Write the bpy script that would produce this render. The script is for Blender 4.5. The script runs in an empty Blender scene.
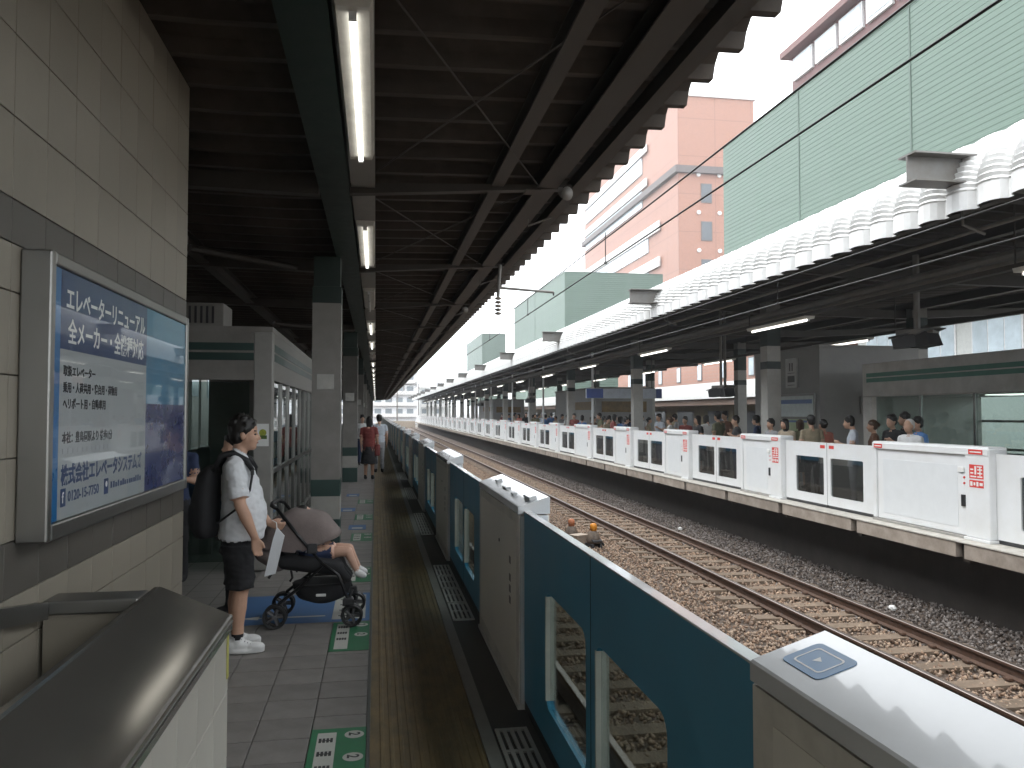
import bpy, bmesh, math, random
import numpy as np
from mathutils import Vector, Matrix, Euler, kdtree, noise
R = math.radians
random.seed(7); rng = np.random.default_rng(7)
scene = bpy.context.scene
COL = scene.collection

# ------------------------------------------------------------------ camera
cam_d = bpy.data.cameras.new('Camera'); cam = bpy.data.objects.new('Camera', cam_d); COL.objects.link(cam)
cam.location = (0, 0, 1.75)
cam.rotation_euler = (R(92.08), 0, R(-9.65))
cam_d.sensor_width = 36.0; cam_d.lens = 28.125
cam_d.clip_start = 0.05; cam_d.clip_end = 4000
scene.camera = cam
# ------------------------------------------------------------------ sky, sun, exposure (bright overcast)
SUN_EL, SUN_AZ = 62, -72         # veiled sun behind the near platform, it lights the fronts across the tracks
w = bpy.data.worlds.new('World'); scene.world = w; w.use_nodes = True
nt = w.node_tree; nt.nodes.clear()
out = nt.nodes.new('ShaderNodeOutputWorld'); bg = nt.nodes.new('ShaderNodeBackground')
sky = nt.nodes.new('ShaderNodeTexSky'); sky.sky_type = 'NISHITA'; sky.sun_disc = False
sky.sun_elevation = R(SUN_EL); sky.sun_rotation = R(SUN_AZ)
sky.dust_density = 6.0; sky.air_density = 1.0; sky.ozone_density = 1.0
hs = nt.nodes.new('ShaderNodeHueSaturation'); hs.inputs['Saturation'].default_value = 0.16
mx = nt.nodes.new('ShaderNodeMix'); mx.data_type = 'RGBA'; mx.inputs[0].default_value = 0.82
mx.inputs[7].default_value = (11.5, 12.0, 12.4, 1)      # even cloud sheet
nt.links.new(sky.outputs[0], hs.inputs['Color']); nt.links.new(hs.outputs[0], mx.inputs[6])
nt.links.new(mx.outputs[2], bg.inputs['Color']); bg.inputs['Strength'].default_value = 0.15
nt.links.new(bg.outputs[0], out.inputs[0])
sd = bpy.data.lights.new('Sun', 'SUN'); sd.energy = 0.5; sd.angle = R(30); sd.color = (1, .97, .92)
so = bpy.data.objects.new('Sun', sd); COL.objects.link(so)
az = R(SUN_AZ); el = R(SUN_EL)
so.rotation_euler = Vector((math.sin(az)*math.cos(el), math.cos(az)*math.cos(el), math.sin(el))).to_track_quat('Z', 'Y').to_euler()
vs = scene.view_settings
vs.view_transform = 'Standard'; vs.look = 'None'; vs.gamma = 1.0; vs.exposure = 1.35; vs.use_curve_mapping = False
scene.render.engine = 'CYCLES'
scene.cycles.use_denoising = True
scene.cycles.max_bounces = 6; scene.cycles.diffuse_bounces = 3; scene.cycles.glossy_bounces = 2
scene.cycles.transparent_max_bounces = 12; scene.cycles.transmission_bounces = 3
scene.cycles.caustics_reflective = False; scene.cycles.caustics_refractive = False
scene.cycles.sample_clamp_indirect = 6.0

# ------------------------------------------------------------------ materials
MATS = {}
def mat(name, color, rough=.6, metal=0.0, var=.12, scale=6.0, bump=0.0, bscale=80.0, emit=0, spec=.5, dirt=None, stretch=(1,1,1), coat=0, rv=.11):
    """Principled paint / stone / metal with noise in colour and roughness and fine relief."""
    if name in MATS: return MATS[name]
    m = bpy.data.materials.new(name); m.use_nodes = True; n = m.node_tree; ns = n.nodes; L = n.links
    p = ns['Principled BSDF']
    p.inputs['Metallic'].default_value = metal; p.inputs['Roughness'].default_value = rough
    p.inputs['Specular IOR Level'].default_value = spec
    p.inputs['Coat Weight'].default_value = coat
    if emit:
        p.inputs['Base Color'].default_value = (*color, 1)
        p.inputs['Emission Color'].default_value = (*color, 1); p.inputs['Emission Strength'].default_value = emit
        MATS[name] = m; return m
    tc = ns.new('ShaderNodeTexCoord'); mp = ns.new('ShaderNodeMapping'); mp.inputs['Scale'].default_value = stretch
    L.new(tc.outputs['Object'], mp.inputs[0])
    nz = ns.new('ShaderNodeTexNoise'); nz.inputs['Scale'].default_value = scale; nz.inputs['Detail'].default_value = 6; nz.inputs['Roughness'].default_value = .65
    L.new(mp.outputs[0], nz.inputs['Vector'])
    rp = ns.new('ShaderNodeValToRGB'); rp.color_ramp.elements[0].position = .3; rp.color_ramp.elements[1].position = .7
    c = np.array(color)
    lo = c*(1-var) if dirt is None else c*(1-var)*.55+np.array(dirt)*.45
    hi = np.minimum(c*(1+var), .95)
    rp.color_ramp.elements[0].color = (*lo, 1); rp.color_ramp.elements[1].color = (*hi, 1)
    L.new(nz.outputs[0], rp.inputs[0])
    oi = ns.new('ShaderNodeObjectInfo')                      # alike pieces differ a little from one another
    hv = ns.new('ShaderNodeHueSaturation'); mr = ns.new('ShaderNodeMapRange')
    mr.inputs['To Min'].default_value = 1-var*.55; mr.inputs['To Max'].default_value = 1+var*.55
    L.new(oi.outputs['Random'], mr.inputs['Value']); L.new(mr.outputs[0], hv.inputs['Value']); L.new(rp.outputs[0], hv.inputs['Color'])
    L.new(hv.outputs[0], p.inputs['Base Color'])
    rr = ns.new('ShaderNodeMapRange'); rr.inputs['To Min'].default_value = max(.03, rough-rv); rr.inputs['To Max'].default_value = min(1, rough+rv)
    L.new(nz.outputs[0], rr.inputs['Value']); L.new(rr.outputs[0], p.inputs['Roughness'])
    if bump:
        n2 = ns.new('ShaderNodeTexNoise'); n2.inputs['Scale'].default_value = bscale; n2.inputs['Detail'].default_value = 4
        L.new(mp.outputs[0], n2.inputs['Vector'])
        b = ns.new('ShaderNodeBump'); b.inputs['Strength'].default_value = bump; b.inputs['Distance'].default_value = .01
        L.new(n2.outputs[0], b.inputs['Height']); L.new(b.outputs[0], p.inputs['Normal'])
    MATS[name] = m; return m

def glass(name, tint=(.8,.85,.85), rough=.02, f=.12, k=.75):
    m = bpy.data.materials.new(name); m.use_nodes = True; n = m.node_tree; ns = n.nodes; L = n.links
    ns.remove(ns['Principled BSDF']); o = ns['Material Output']
    tr = ns.new('ShaderNodeBsdfTransparent'); tr.inputs[0].default_value = (*tint, 1)
    gl = ns.new('ShaderNodeBsdfGlossy'); gl.inputs['Roughness'].default_value = rough; gl.inputs[0].default_value = (1,1,1,1)
    lw_ = ns.new('ShaderNodeLayerWeight'); lw_.inputs[0].default_value = .5
    fr = ns.new('ShaderNodeMath'); fr.operation = 'POWER'; fr.inputs[1].default_value = 5.0; L.new(lw_.outputs['Facing'], fr.inputs[0])
    ad = ns.new('ShaderNodeMath'); ad.operation = 'MULTIPLY_ADD'; ad.inputs[1].default_value = k; ad.inputs[2].default_value = f*.5; ad.use_clamp = True
    mix = ns.new('ShaderNodeMixShader'); L.new(fr.outputs[0], ad.inputs[0]); L.new(ad.outputs[0], mix.inputs[0])
    L.new(tr.outputs[0], mix.inputs[1]); L.new(gl.outputs[0], mix.inputs[2]); L.new(mix.outputs[0], o.inputs[0])
    MATS[name] = m; return m

def grid_mat(name, color, joint, bw, bh, rough=.5, var=.1, mortar=.006, axes='XY', offset=0.0, dirt=None):
    """Tile / cladding joints for surfaces too far off to build piece by piece."""
    m = mat(name, color, rough, var=var, dirt=dirt); n = m.node_tree; ns = n.nodes; L = n.links; p = ns['Principled BSDF']
    tc = ns.new('ShaderNodeTexCoord'); sp = ns.new('ShaderNodeSeparateXYZ'); cb = ns.new('ShaderNodeCombineXYZ')
    L.new(tc.outputs['Object'], sp.inputs[0])
    for i, a in enumerate(axes): L.new(sp.outputs[a], cb.inputs[i])
    br = ns.new('ShaderNodeTexBrick'); br.offset = offset; br.inputs['Scale'].default_value = 1
    br.inputs['Brick Width'].default_value = bw; br.inputs['Row Height'].default_value = bh
    br.inputs['Mortar Size'].default_value = mortar; br.inputs['Mortar Smooth'].default_value = .1
    L.new(cb.outputs[0], br.inputs['Vector'])
    src = p.inputs['Base Color'].links[0].from_socket
    mix = ns.new('ShaderNodeMix'); mix.data_type = 'RGBA'
    L.new(br.outputs['Fac'], mix.inputs[0]); L.new(src, mix.inputs[6]); mix.inputs[7].default_value = (*joint, 1)
    L.new(mix.outputs[2], p.inputs['Base Color'])
    return m

# ------------------------------------------------------------------ mesh helpers
class MB:
    """collects shapes, builds ONE mesh object"""
    def __init__(s): s.v = []; s.f = []; s.m = []
    def add(s, vs_, fs_, mi=0):
        o = len(s.v); s.v.extend([tuple(x) for x in vs_]); s.f.extend([tuple(i+o for i in f) for f in fs_]); s.m.extend([mi]*len(fs_)); return s
    def box(s, x0, x1, y0, y1, z0, z1, mi=0, bev=0.0):
        x0, x1 = min(x0,x1), max(x0,x1); y0, y1 = min(y0,y1), max(y0,y1); z0, z1 = min(z0,z1), max(z0,z1)
        b = min(bev, (x1-x0)*.45, (y1-y0)*.45, (z1-z0)*.45)
        if b <= 0:
            return s.add([(x0,y0,z0),(x1,y0,z0),(x1,y1,z0),(x0,y1,z0),(x0,y0,z1),(x1,y0,z1),(x1,y1,z1),(x0,y1,z1)],
                     [(0,3,2,1),(4,5,6,7),(0,1,5,4),(1,2,6,5),(2,3,7,6),(3,0,4,7)], mi)
        bm = bmesh.new(); bmesh.ops.create_cube(bm, size=1)
        for q in bm.verts: q.co = Vector(((x0+x1)/2+q.co.x*(x1-x0), (y0+y1)/2+q.co.y*(y1-y0), (z0+z1)/2+q.co.z*(z1-z0)))
        bmesh.ops.bevel(bm, geom=bm.edges[:], offset=b, segments=2, affect='EDGES', profile=.5)
        return s.bm(bm, mi)
    def bm(s, bm, mi=0):
        bm.verts.index_update(); s.add([q.co[:] for q in bm.verts], [[q.index for q in f.verts] for f in bm.faces], mi); bm.free(); return s
    def prism(s, poly, axis, a, b, mi=0):
        """poly: list of 2D points in the plane perpendicular to axis"""
        n = len(poly)
        def P(p, t):
            return {'X': (t, p[0], p[1]), 'Y': (p[0], t, p[1]), 'Z': (p[0], p[1], t)}[axis]
        vs_ = [P(p, a) for p in poly]+[P(p, b) for p in poly]
        fs_ = [tuple(range(n))[::-1], tuple(range(n, 2*n))]+[(i, (i+1) % n, n+(i+1) % n, n+i) for i in range(n)]
        return s.add(vs_, fs_, mi)
    def tube(s, pts, r, seg=8, mi=0, caps=True, radii=None):
        pts = [Vector(p) for p in pts]; n = len(pts); rings = []
        prev = None
        for i, p in enumerate(pts):
            d = (pts[min(i+1, n-1)]-pts[max(i-1, 0)]).normalized()
            u = Vector((0,0,1)) if abs(d.z) < .95 else Vector((1,0,0))
            if prev is not None: u = prev
            a = d.cross(u).normalized(); b_ = a.cross(d).normalized(); prev = b_
            rr = r if radii is None else radii[i]
            rings.append([p+(a*math.cos(t)+b_*math.sin(t))*rr for t in [2*math.pi*k/seg for k in range(seg)]])
        vs_ = [q for rg in rings for q in rg]; fs_ = []
        for i in range(n-1):
            for k in range(seg):
                fs_.append((i*seg+k, i*seg+(k+1) % seg, (i+1)*seg+(k+1) % seg, (i+1)*seg+k))
        if caps: fs_ += [tuple(range(seg))[::-1], tuple((n-1)*seg+k for k in range(seg))]
        return s.add(vs_, fs_, mi)
    def lathe(s, prof, origin, axis=(0,0,1), seg=16, mi=0, caps=True):
        """prof: (r, h) pairs along the axis"""
        ax = Vector(axis).normalized(); u = Vector((1,0,0)) if abs(ax.x) < .9 else Vector((0,1,0))
        a = ax.cross(u).normalized(); b_ = ax.cross(a); o = Vector(origin)
        vs_ = [o+ax*h+(a*math.cos(2*math.pi*k/seg)+b_*math.sin(2*math.pi*k/seg))*r for r, h in prof for k in range(seg)]
        fs_ = [(i*seg+k, i*seg+(k+1) % seg, (i+1)*seg+(k+1) % seg, (i+1)*seg+k) for i in range(len(prof)-1) for k in range(seg)]
        if caps: fs_ += [tuple(range(seg))[::-1], tuple((len(prof)-1)*seg+k for k in range(seg))]
        return s.add(vs_, fs_, mi)
    def ball(s, c, rx, ry=None, rz=None, mi=0, seg=14, rings=9, rot=None):
        ry = ry or rx; rz = rz or rx
        bm = bmesh.new(); bmesh.ops.create_uvsphere(bm, u_segments=seg, v_segments=rings, radius=1)
        M = (Matrix.Translation(c) @ (rot.to_matrix().to_4x4() if rot else Matrix()) @ Matrix.Diagonal((rx, ry, rz, 1)))
        bm.transform(M); return s.bm(bm, mi)
    def mesh(s, name):
        me = bpy.data.meshes.new(name); me.from_pydata(s.v, [], s.f); me.update()
        bm = bmesh.new(); bm.from_mesh(me); bmesh.ops.recalc_face_normals(bm, faces=bm.faces); bm.to_mesh(me); bm.free()
        me.polygons.foreach_set('material_index', s.m); return me
    def build(s, name, mats, parent=None, smooth=False, loc=None, **tags):
        me = s.mesh(name)
        return obj(name, me, mats, parent, smooth, loc, **tags)

def obj(name, me, mats=None, parent=None, smooth=False, loc=None, **tags):
    if mats is not None and len(me.materials) == 0:
        for m in (mats if isinstance(mats, (list, tuple)) else [mats]): me.materials.append(m)
    if smooth: me.polygons.foreach_set('use_smooth', [True]*len(me.polygons))
    o = bpy.data.objects.new(name, me); COL.objects.link(o)
    if loc is not None: o.location = loc
    if parent is not None: o.parent = parent
    return tag(o, **tags)
def tag(o, label=None, cat=None, group=None, kind=None):
    if label: o['label'] = label
    if cat: o['category'] = cat
    if group: o['group'] = group
    if kind: o['kind'] = kind
    return o
def thing(name, label, cat, loc=(0,0,0), rz=0, group=None):
    o = bpy.data.objects.new(name, None); COL.objects.link(o); o.empty_display_size = .1
    o.location = loc; o.rotation_euler = (0, 0, rz)
    return tag(o, label, cat, group)
def copy_tree(o, parent=None):
    c = o.copy(); COL.objects.link(c); c.parent = parent
    for ch in list(o.children): copy_tree(ch, c)
    return c
def place(proto, used, loc, rz=0, **tags):
    """first call moves the prototype itself, later calls copy it"""
    if not used: used.append(1); o = proto
    else: o = copy_tree(proto)
    o.location = loc; o.rotation_euler = (0, 0, rz)
    return tag(o, **tags)

def holed(x0, x1, y0, y1, z0, z1, a0, a1, b0, b1, r=.05, k=4):
    """a slab in the YZ plane with a rounded window opening a0..a1 (Y), b0..b1 (Z)"""
    mb = MB(); inner = []
    cs = [(a1-r, b1-r, 0), (a0+r, b1-r, 90), (a0+r, b0+r, 180), (a1-r, b0+r, 270)]
    outer = [(y1, z1), (y0, z1), (y0, z0), (y1, z0)]
    for cy, cz, st in cs:
        for i in range(k+1):
            t = R(st+90*i/k); inner.append((cy+r*math.cos(t), cz+r*math.sin(t)))
    n = len(inner)
    V = [(x, *p) for x in (x0, x1) for p in inner+outer]; N = n+4; F = []
    for side in (0, 1):
        o = side*N
        for c in range(4):
            for i in range(k): F.append((o+c*(k+1)+i, o+c*(k+1)+i+1, o+n+c))
            F.append((o+c*(k+1)+k, o+((c+1) % 4)*(k+1), o+n+(c+1) % 4, o+n+c))
    for i in range(n): F.append((i, (i+1) % n, N+(i+1) % n, N+i))
    for c in range(4): F.append((n+c, n+(c+1) % 4, N+n+(c+1) % 4, N+n+c))
    return mb.add(V, F)

def text_obj(s, size, M, material, parent, name='lettering', bold=0.0, width=None, ext=.0008, align='LEFT'):
    cu = bpy.data.curves.new('t', 'FONT'); cu.body = s; cu.size = size; cu.extrude = ext; cu.offset = bold; cu.align_x = align; cu.resolution_u = 3
    to = bpy.data.objects.new('t', cu); COL.objects.link(to)
    dg = bpy.context.evaluated_depsgraph_get(); dg.update()
    me = bpy.data.meshes.new_from_object(to.evaluated_get(dg), depsgraph=dg)
    bpy.data.objects.remove(to); bpy.data.curves.remove(cu)
    if width and len(me.vertices):
        xs = [q.co.x for q in me.vertices]; sc = width/max(1e-6, max(xs)-min(xs)); me.transform(Matrix.Diagonal((sc, 1, 1, 1)))
    me.transform(M); me.materials.clear(); me.materials.append(material)
    return obj(name, me, None, parent)
def frame_M(origin, xd, yd):
    xd = Vector(xd); yd = Vector(yd); zd = xd.cross(yd)
    M = Matrix((xd, yd, zd)).transposed().to_4x4(); M.translation = Vector(origin); return M
def Yc(u, X):                       # distance along the platform of something X metres to the side, for planning the layout
    c = 811.0*X/(u-376.0); return (c-X*.1676)/.9858

# palette
HAZE = .0008
M_ = dict(
 tile_wall=mat('glazed_wall_tile', (.285,.255,.205), .38, var=.09, scale=3, bump=.05, bscale=30),
 tile_par=mat('parapet_tile', (.46,.435,.385), .4, var=.07, scale=3),
 tile_dark=mat('dark_wall_tile', (.10,.09,.078), .4, var=.12, scale=3),
 grout=mat('grout', (.16,.15,.13), .9),
 tile_floor=mat('floor_tile', (.215,.20,.186), .5, var=.14, scale=5, bump=.08, bscale=150, dirt=(.10,.093,.087)),
 steel=mat('brushed_steel', (.27,.265,.25), .34, .9, var=.05, scale=3),
 cap=mat('parapet_steel', (.46,.44,.40), .13, .85, var=.06, scale=3, rv=.03),
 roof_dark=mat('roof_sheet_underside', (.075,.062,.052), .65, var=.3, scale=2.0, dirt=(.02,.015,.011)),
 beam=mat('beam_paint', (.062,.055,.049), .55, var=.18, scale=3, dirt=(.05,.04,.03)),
 green_d=mat('dark_green_paint', (.008,.022,.017), .45, var=.15),
 green_b=mat('band_green', (.02,.05,.042), .45, var=.12),
 grey_p=mat('grey_paint', (.225,.212,.195), .5, var=.08, scale=2.5, dirt=(.12,.105,.09)),
 white_p=mat('white_paint', (.74,.755,.765), .38, var=.025, scale=2.5, dirt=(.66,.65,.62)),
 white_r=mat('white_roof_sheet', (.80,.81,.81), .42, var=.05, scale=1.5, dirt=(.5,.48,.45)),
 cab=mat('cabinet_grey', (.74,.70,.635), .38, .0, var=.07, scale=2.5, dirt=(.22,.2,.17)),
 lid=mat('cabinet_lid_white', (.64,.655,.67), .16, var=.03, scale=2, dirt=(.45,.45,.44), coat=.6),
 blue=mat('door_blue', (.055,.26,.41), .36, var=.07, scale=2.5, spec=.35),
 black=mat('black_rubber', (.012,.012,.013), .55, var=.2),
 dark=mat('dark_plastic', (.035,.035,.037), .5, var=.15),
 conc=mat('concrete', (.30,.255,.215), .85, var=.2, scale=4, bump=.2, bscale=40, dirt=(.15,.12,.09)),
 conc_d=mat('shaded_stained_concrete', (.05,.042,.036), .9, var=.3, scale=3, bump=.2, bscale=30, dirt=(.04,.03,.022)),  # near-black tone paints in the shade under the slab, on top of grime
 rust=mat('rusty_rail', (.105,.058,.038), .7, .2, var=.25, scale=20, dirt=(.05,.03,.02)),
 railtop=mat('worn_rail_head', (.30,.25,.22), .35, .8, var=.12, scale=20, stretch=(1,.2,1)),
 sleeper=mat('sleeper_concrete', (.185,.138,.10), .9, var=.22, scale=6, bump=.3, bscale=50, dirt=(.13,.095,.065)),
 red=mat('red_sticker', (.62,.045,.035), .5, var=.08),
 white=mat('white_print', (.78,.78,.76), .5, var=.03),
 ink=mat('black_print', (.02,.02,.025), .6, var=.05),
 glass=glass('door_glass', (.50,.54,.53), f=.08),
 glass_r=glass('room_glass', (.62,.70,.68), f=.08),
 glass_d=glass('dark_glass', (.62,.64,.64), f=.20),
 stripe_g=mat('stripe_green', (.085,.225,.175), .5, var=.1),
 tube=mat('lamp_tube', (1.0,.985,.93), emit=1.3),
 skin=mat('skin', (.50,.30,.21), .55, var=.08, scale=12),
 hair=mat('black_hair', (.012,.010,.009), .5, var=.3, scale=60, stretch=(1,1,.2)),
)
M_['steel'].node_tree.nodes['Principled BSDF'].inputs['Anisotropic'].default_value = .4
# ================================================================== GROUND, TRACKS
END = 152.0
ground_m = mat('ground_earth', (.13,.115,.10), .95, var=.25, scale=.6, bump=.3, bscale=8)
MB().box(-1600, 1600, -1200, 2600, -1.75, -1.42).build('ground', ground_m, kind='structure')
bed_m = mat('ballast_bed', (.15,.115,.092), .95, var=.45, scale=26, bump=1.0, bscale=22, dirt=(.045,.03,.022))
MB().box(1.06, 8.75, -12, 240, -1.40, -1.235).build('track_bed', bed_m, kind='structure')

# loose stones, real geometry, one mesh
def stones(n, xr, yr, s0, s1, zb, name, cols):
    base = np.array([(1,0,0),(-1,0,0),(0,1,0),(0,-1,0),(0,0,1),(0,0,-1)], float)
    tri = np.array([(0,2,4),(2,1,4),(1,3,4),(3,0,4),(2,0,5),(1,2,5),(3,1,5),(0,3,5)])
    pos = np.stack([rng.uniform(*xr, n), yr[0]+(yr[1]-yr[0])*rng.random(n)**1.25, zb+rng.uniform(-.012,.012,n)], 1)
    sc = rng.uniform(s0, s1, (n,1))*rng.uniform(.65,1.25,(n,3))
    ang = rng.uniform(0, 2*np.pi, n); ca, sa = np.cos(ang), np.sin(ang); tl = rng.uniform(-.6,.6,n); ct, st = np.cos(tl), np.sin(tl)
    V = base[None]*sc[:,None,:]+rng.uniform(-.35,.35,(n,6,3))*sc[:,None,:]
    x, y, z = V[...,0], V[...,1], V[...,2]
    y, z = y*ct[:,None]-z*st[:,None], y*st[:,None]+z*ct[:,None]
    V = np.stack([x*ca[:,None]-y*sa[:,None], x*sa[:,None]+y*ca[:,None], z], -1)+pos[:,None,:]
    F = (tri[None]+(np.arange(n)*6)[:,None,None]).reshape(-1,3)
    me = bpy.data.meshes.new(name); me.vertices.add(n*6); me.vertices.foreach_set('co', V.reshape(-1))
    me.loops.add(len(F)*3); me.loops.foreach_set('vertex_index', F.reshape(-1))
    me.polygons.add(len(F)); me.polygons.foreach_set('loop_start', np.arange(len(F))*3); me.update(calc_edges=True)
    for c in cols: me.materials.append(c)
    me.polygons.foreach_set('material_index', np.repeat(rng.integers(0, len(cols), n), 8)); me.validate()
    return me
stone_cols = [mat('stone_brown', (.28,.185,.125), .9, var=.2), mat('stone_tan', (.34,.24,.17), .9, var=.2), mat('stone_grey', (.24,.18,.137), .9, var=.2),
              mat('stone_rust', (.19,.125,.088), .9, var=.2), mat('stone_pale', (.36,.27,.20), .9, var=.15)]
grey_cols = [mat('stone_dark', (.095,.08,.072), .9, var=.25), mat('stone_mid', (.17,.145,.13), .9, var=.2), mat('stone_darkest', (.07,.055,.047), .9, var=.2), mat('stone_ash', (.24,.215,.2), .9, var=.2)]  # darker, greyer stones for the strip along the far platform
obj('ballast', stones(88000, (1.6, 6.95), (1.0, 62), .018, .034, -1.192, 'ballast', stone_cols), label='brown crushed stone ballast lying around the tracks', cat='ballast', kind='stuff')
obj('ballast', stones(26000, (6.8, 8.6), (1.0, 55), .018, .032, -1.195, 'ballast', grey_cols), label='dark grey ballast below the far platform edge', cat='ballast', kind='stuff')

# two tracks: rails and sleepers
def rail_mesh(L):
    prof = [(-.064,0),(.064,0),(.064,.012),(.012,.03),(.010,.108),(.033,.118),(.033,.148),(.026,.154),(-.026,.154),(-.033,.148),(-.033,.118),(-.010,.108),(-.012,.03),(-.064,.012)]
    mb = MB(); mb.prism(prof, 'Y', 0, L)
    me = mb.mesh('rail'); me.materials.append(M_['rust']); me.materials.append(M_['railtop'])
    for p in me.polygons:
        if p.center.z > .149: p.material_index = 1
    return me
RM = rail_mesh(250)
SL = MB().prism([(-1.02,-.1),(1.02,-.1),(1.0,.06),(.35,.045),(-.35,.045),(-1.0,.06)], 'Y', -.11, .11).mesh('sleeper')
SL.materials.append(M_['sleeper'])
FAST = MB().box(-.03, .03, -.05, .05, 0, .035, bev=.01)
FM = FAST.mesh('rail_clip'); FM.materials.append(M_['rust'])
for cx, lab in ((2.54, 'rusty railway track running close under the near platform edge'), (6.34, 'rusty railway track on pale sleepers below the white far fence')):
    t = thing('railway_track', lab, 'track', (cx, 0, -1.154), group='railway tracks')
    for s in (-1, 1): obj('rail', RM, parent=t, loc=(s*.5665, -12, 0))
    for k in range(150):
        y = 1.2+k*.60+random.uniform(-.02,.02)
        o = obj('sleeper', SL, parent=t, loc=(random.uniform(-.02,.02), y, -.06)); o.rotation_euler[2] = random.uniform(-.012,.012)
        if k < 30 and cx > 4:
            for s in (-1, 1):
                for q in (-.088, .088): obj('rail_clip', FM, parent=o, loc=(s*.5665+q, 0, .056))
# trough / guard kerb between the near track and the near platform, seen through the door windows
MB().box(1.12, 1.34, 0, 60, -1.3, -.72, bev=.02).build('cable_trough', M_['conc'], label='long concrete cable trough beside the near track', cat='cable trough')

# ================================================================== NEAR PLATFORM
pf_m = grid_mat('platform_paving', (.20,.187,.174), (.08,.073,.067), .3, .3, .55, axes='XY')
np_ = MB().box(-9.2, 1.05, -14, END, -1.38, -.014).build('platform', [pf_m], kind='structure')
TM = MB().box(-.147, .147, -.147, .147, -.0125, 0, bev=.003).mesh('floor_tile'); TM.materials.append(M_['tile_floor'])
for j in range(68):
    for i in range(4):
        o = obj('floor_tile', TM, parent=np_, loc=(-.19-.30*i, 3.75+.30*j, random.uniform(-.0008,.0008)))
# tactile strip: low bars run along the platform
tact_m = mat('worn_tactile_paving', (.205,.148,.07), .6, var=.3, scale=3, dirt=(.10,.076,.045), stretch=(3,1.2,1))
tb = MB()
tb.box(-.02, .565, -13, END, -.0135, .001)
for k in range(11):
    x = .03+k*.05
    tb.prism([(x,.001),(x+.006,.006),(x+.02,.006),(x+.026,.001)], 'Y', -13, 75)
tb.build('tactile_strip', tact_m, np_)
gut = mat('gutter_strip', (.10,.105,.095), .6, var=.2)
MB().box(-.038, -.0225, -13, END, -.0135, .003).build('edge_strip', gut, np_)
MB().box(.568, .64, -13, END, -.0135, .008).build('edge_strip', mat('edge_stone', (.24,.23,.21), .6, var=.12), np_)
MB().box(.642, 1.049, -13, END, -.0136, .0005).build('door_sill', mat('sill_dark', (.07,.068,.064), .6, var=.2), np_)

# drain gratings in front of the doors (bars and slots are real)
def grating_mesh():
    mb = MB(); L = .60; w0, w1 = .655, .835
    rows = 2; cols_ = 4
    for i in range(rows+1): mb.box(w0, w1, i*(L-.03)/rows, i*(L-.03)/rows+.028, .0006, .012)
    for j in range(cols_+1):
        x = w0+(w1-w0-.02)*j/cols_
        mb.box(x, x+.02, .029, (L-.03)/rows-.001, .0006, .0119); mb.box(x, x+.02, (L-.03)/rows+.029, L-.031, .0006, .0119)
    return mb.mesh('drain_grating')
GM = grating_mesh(); GM.materials.append(mat('galvanised', (.50,.49,.46), .4, .3, var=.12))

# ================================================================== NEAR PLATFORM DOORS
PITCH, C0, CL = 4.82, 4.72, 1.82
XF = .84
def near_cabinet():
    t = thing('door_cabinet', 'x', 'cabinet')
    MB().prism([(XF+.004,.03),(XF+.004,1.138),(XF+.19,1.138),(XF+.19,.03)], 'Y', .004, CL-.004).build('body', M_['cab'], t)
    MB().prism([(XF,1.146),(XF,1.187),(XF+.006,1.192),(XF+.186,1.248),(XF+.194,1.244),(XF+.194,1.146)], 'Y', 0, CL).build('lid', M_['lid'], t)
    for a in (-.012, CL-.03): MB().box(XF+.012, XF+.18, a, a+.042, .0305, 1.1375, bev=.006).build('end_cap', M_['lid'] if a < 0 else M_['cab'], t)
    MB().box(XF-.006, XF+.2, -.016, CL+.016, .001, .03, bev=.004).build('foot', mat('foot_white', (.62,.61,.58), .5, var=.1), t)
    MB().box(XF+.002, XF+.0042, .10, CL-.1, .12, 1.08).build('service_panel', mat('panel_grey', (.76,.72,.65), .38, .0, var=.06, scale=2), t)
    for z in (.55, .62, .69, .80):
        MB().box(XF+.0005, XF+.0022, .28, .34, z, z+.045).build('instruction_label', mat('faded_label', (.22,.205,.19), .6), t)
    MB().lathe([(.012,0),(.012,.006),(.006,.007)], (XF+.0043,.75,.88), (-1,0,0), seg=10).build('key_lock', M_['dark'], t)
    return t
cabp = near_cabinet(); used = []
near_cabs = []
# seen from the first: one beside the camera with a blue sticker, then the long row
k0 = place(cabp, used, (0, C0-PITCH, 0), label='grey steel door cabinet whose white lid carries a blue play-symbol sticker', cat='cabinet', group='door cabinets along the near platform')
for k in range(0, 28):
    if k == 0: lb = 'grey steel door cabinet with small latch boxes on its white lid, between blue doors'
    else: lb = 'grey steel door cabinet with plain white lid in the row along the near platform edge'
    near_cabs.append(place(cabp, used, (0, C0+PITCH*k, 0), label=lb, cat='cabinet', group='door cabinets along the near platform'))
# blue sticker with play symbol on the nearest lid (lid slopes 56 mm over 180 mm)
def on_lid(x, y, h=0.0): return (XF+.006+x, y, 1.192+x*.056/.18+h)
def rrect(cx, cy, hx, hy, r, k=4):
    pts = []
    for sx, sy, st in ((1,1,0),(-1,1,90),(-1,-1,180),(1,-1,270)):
        for i in range(k+1):
            t = R(st+90*i/k); pts.append((cx+sx*(hx-r)+r*math.cos(t), cy+sy*(hy-r)+r*math.sin(t)))
    return pts
def lid_patch(pts, h): 
    return [on_lid(x, y, h) for x, y in pts]
y_st = 1.72-.125
st = MB(); p = rrect(.090, y_st, .048, .076, .016)
a_ = lid_patch(p, .0004); b_ = lid_patch(p, .002); n = len(p)
st.add(a_+b_, [tuple(range(n))[::-1], tuple(range(n,2*n))]+[(i,(i+1)%n,n+(i+1)%n,n+i) for i in range(n)])
stk = st.build('sticker', mat('sticker_blue', (.10,.21,.36), .35, var=.05), None)
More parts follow.
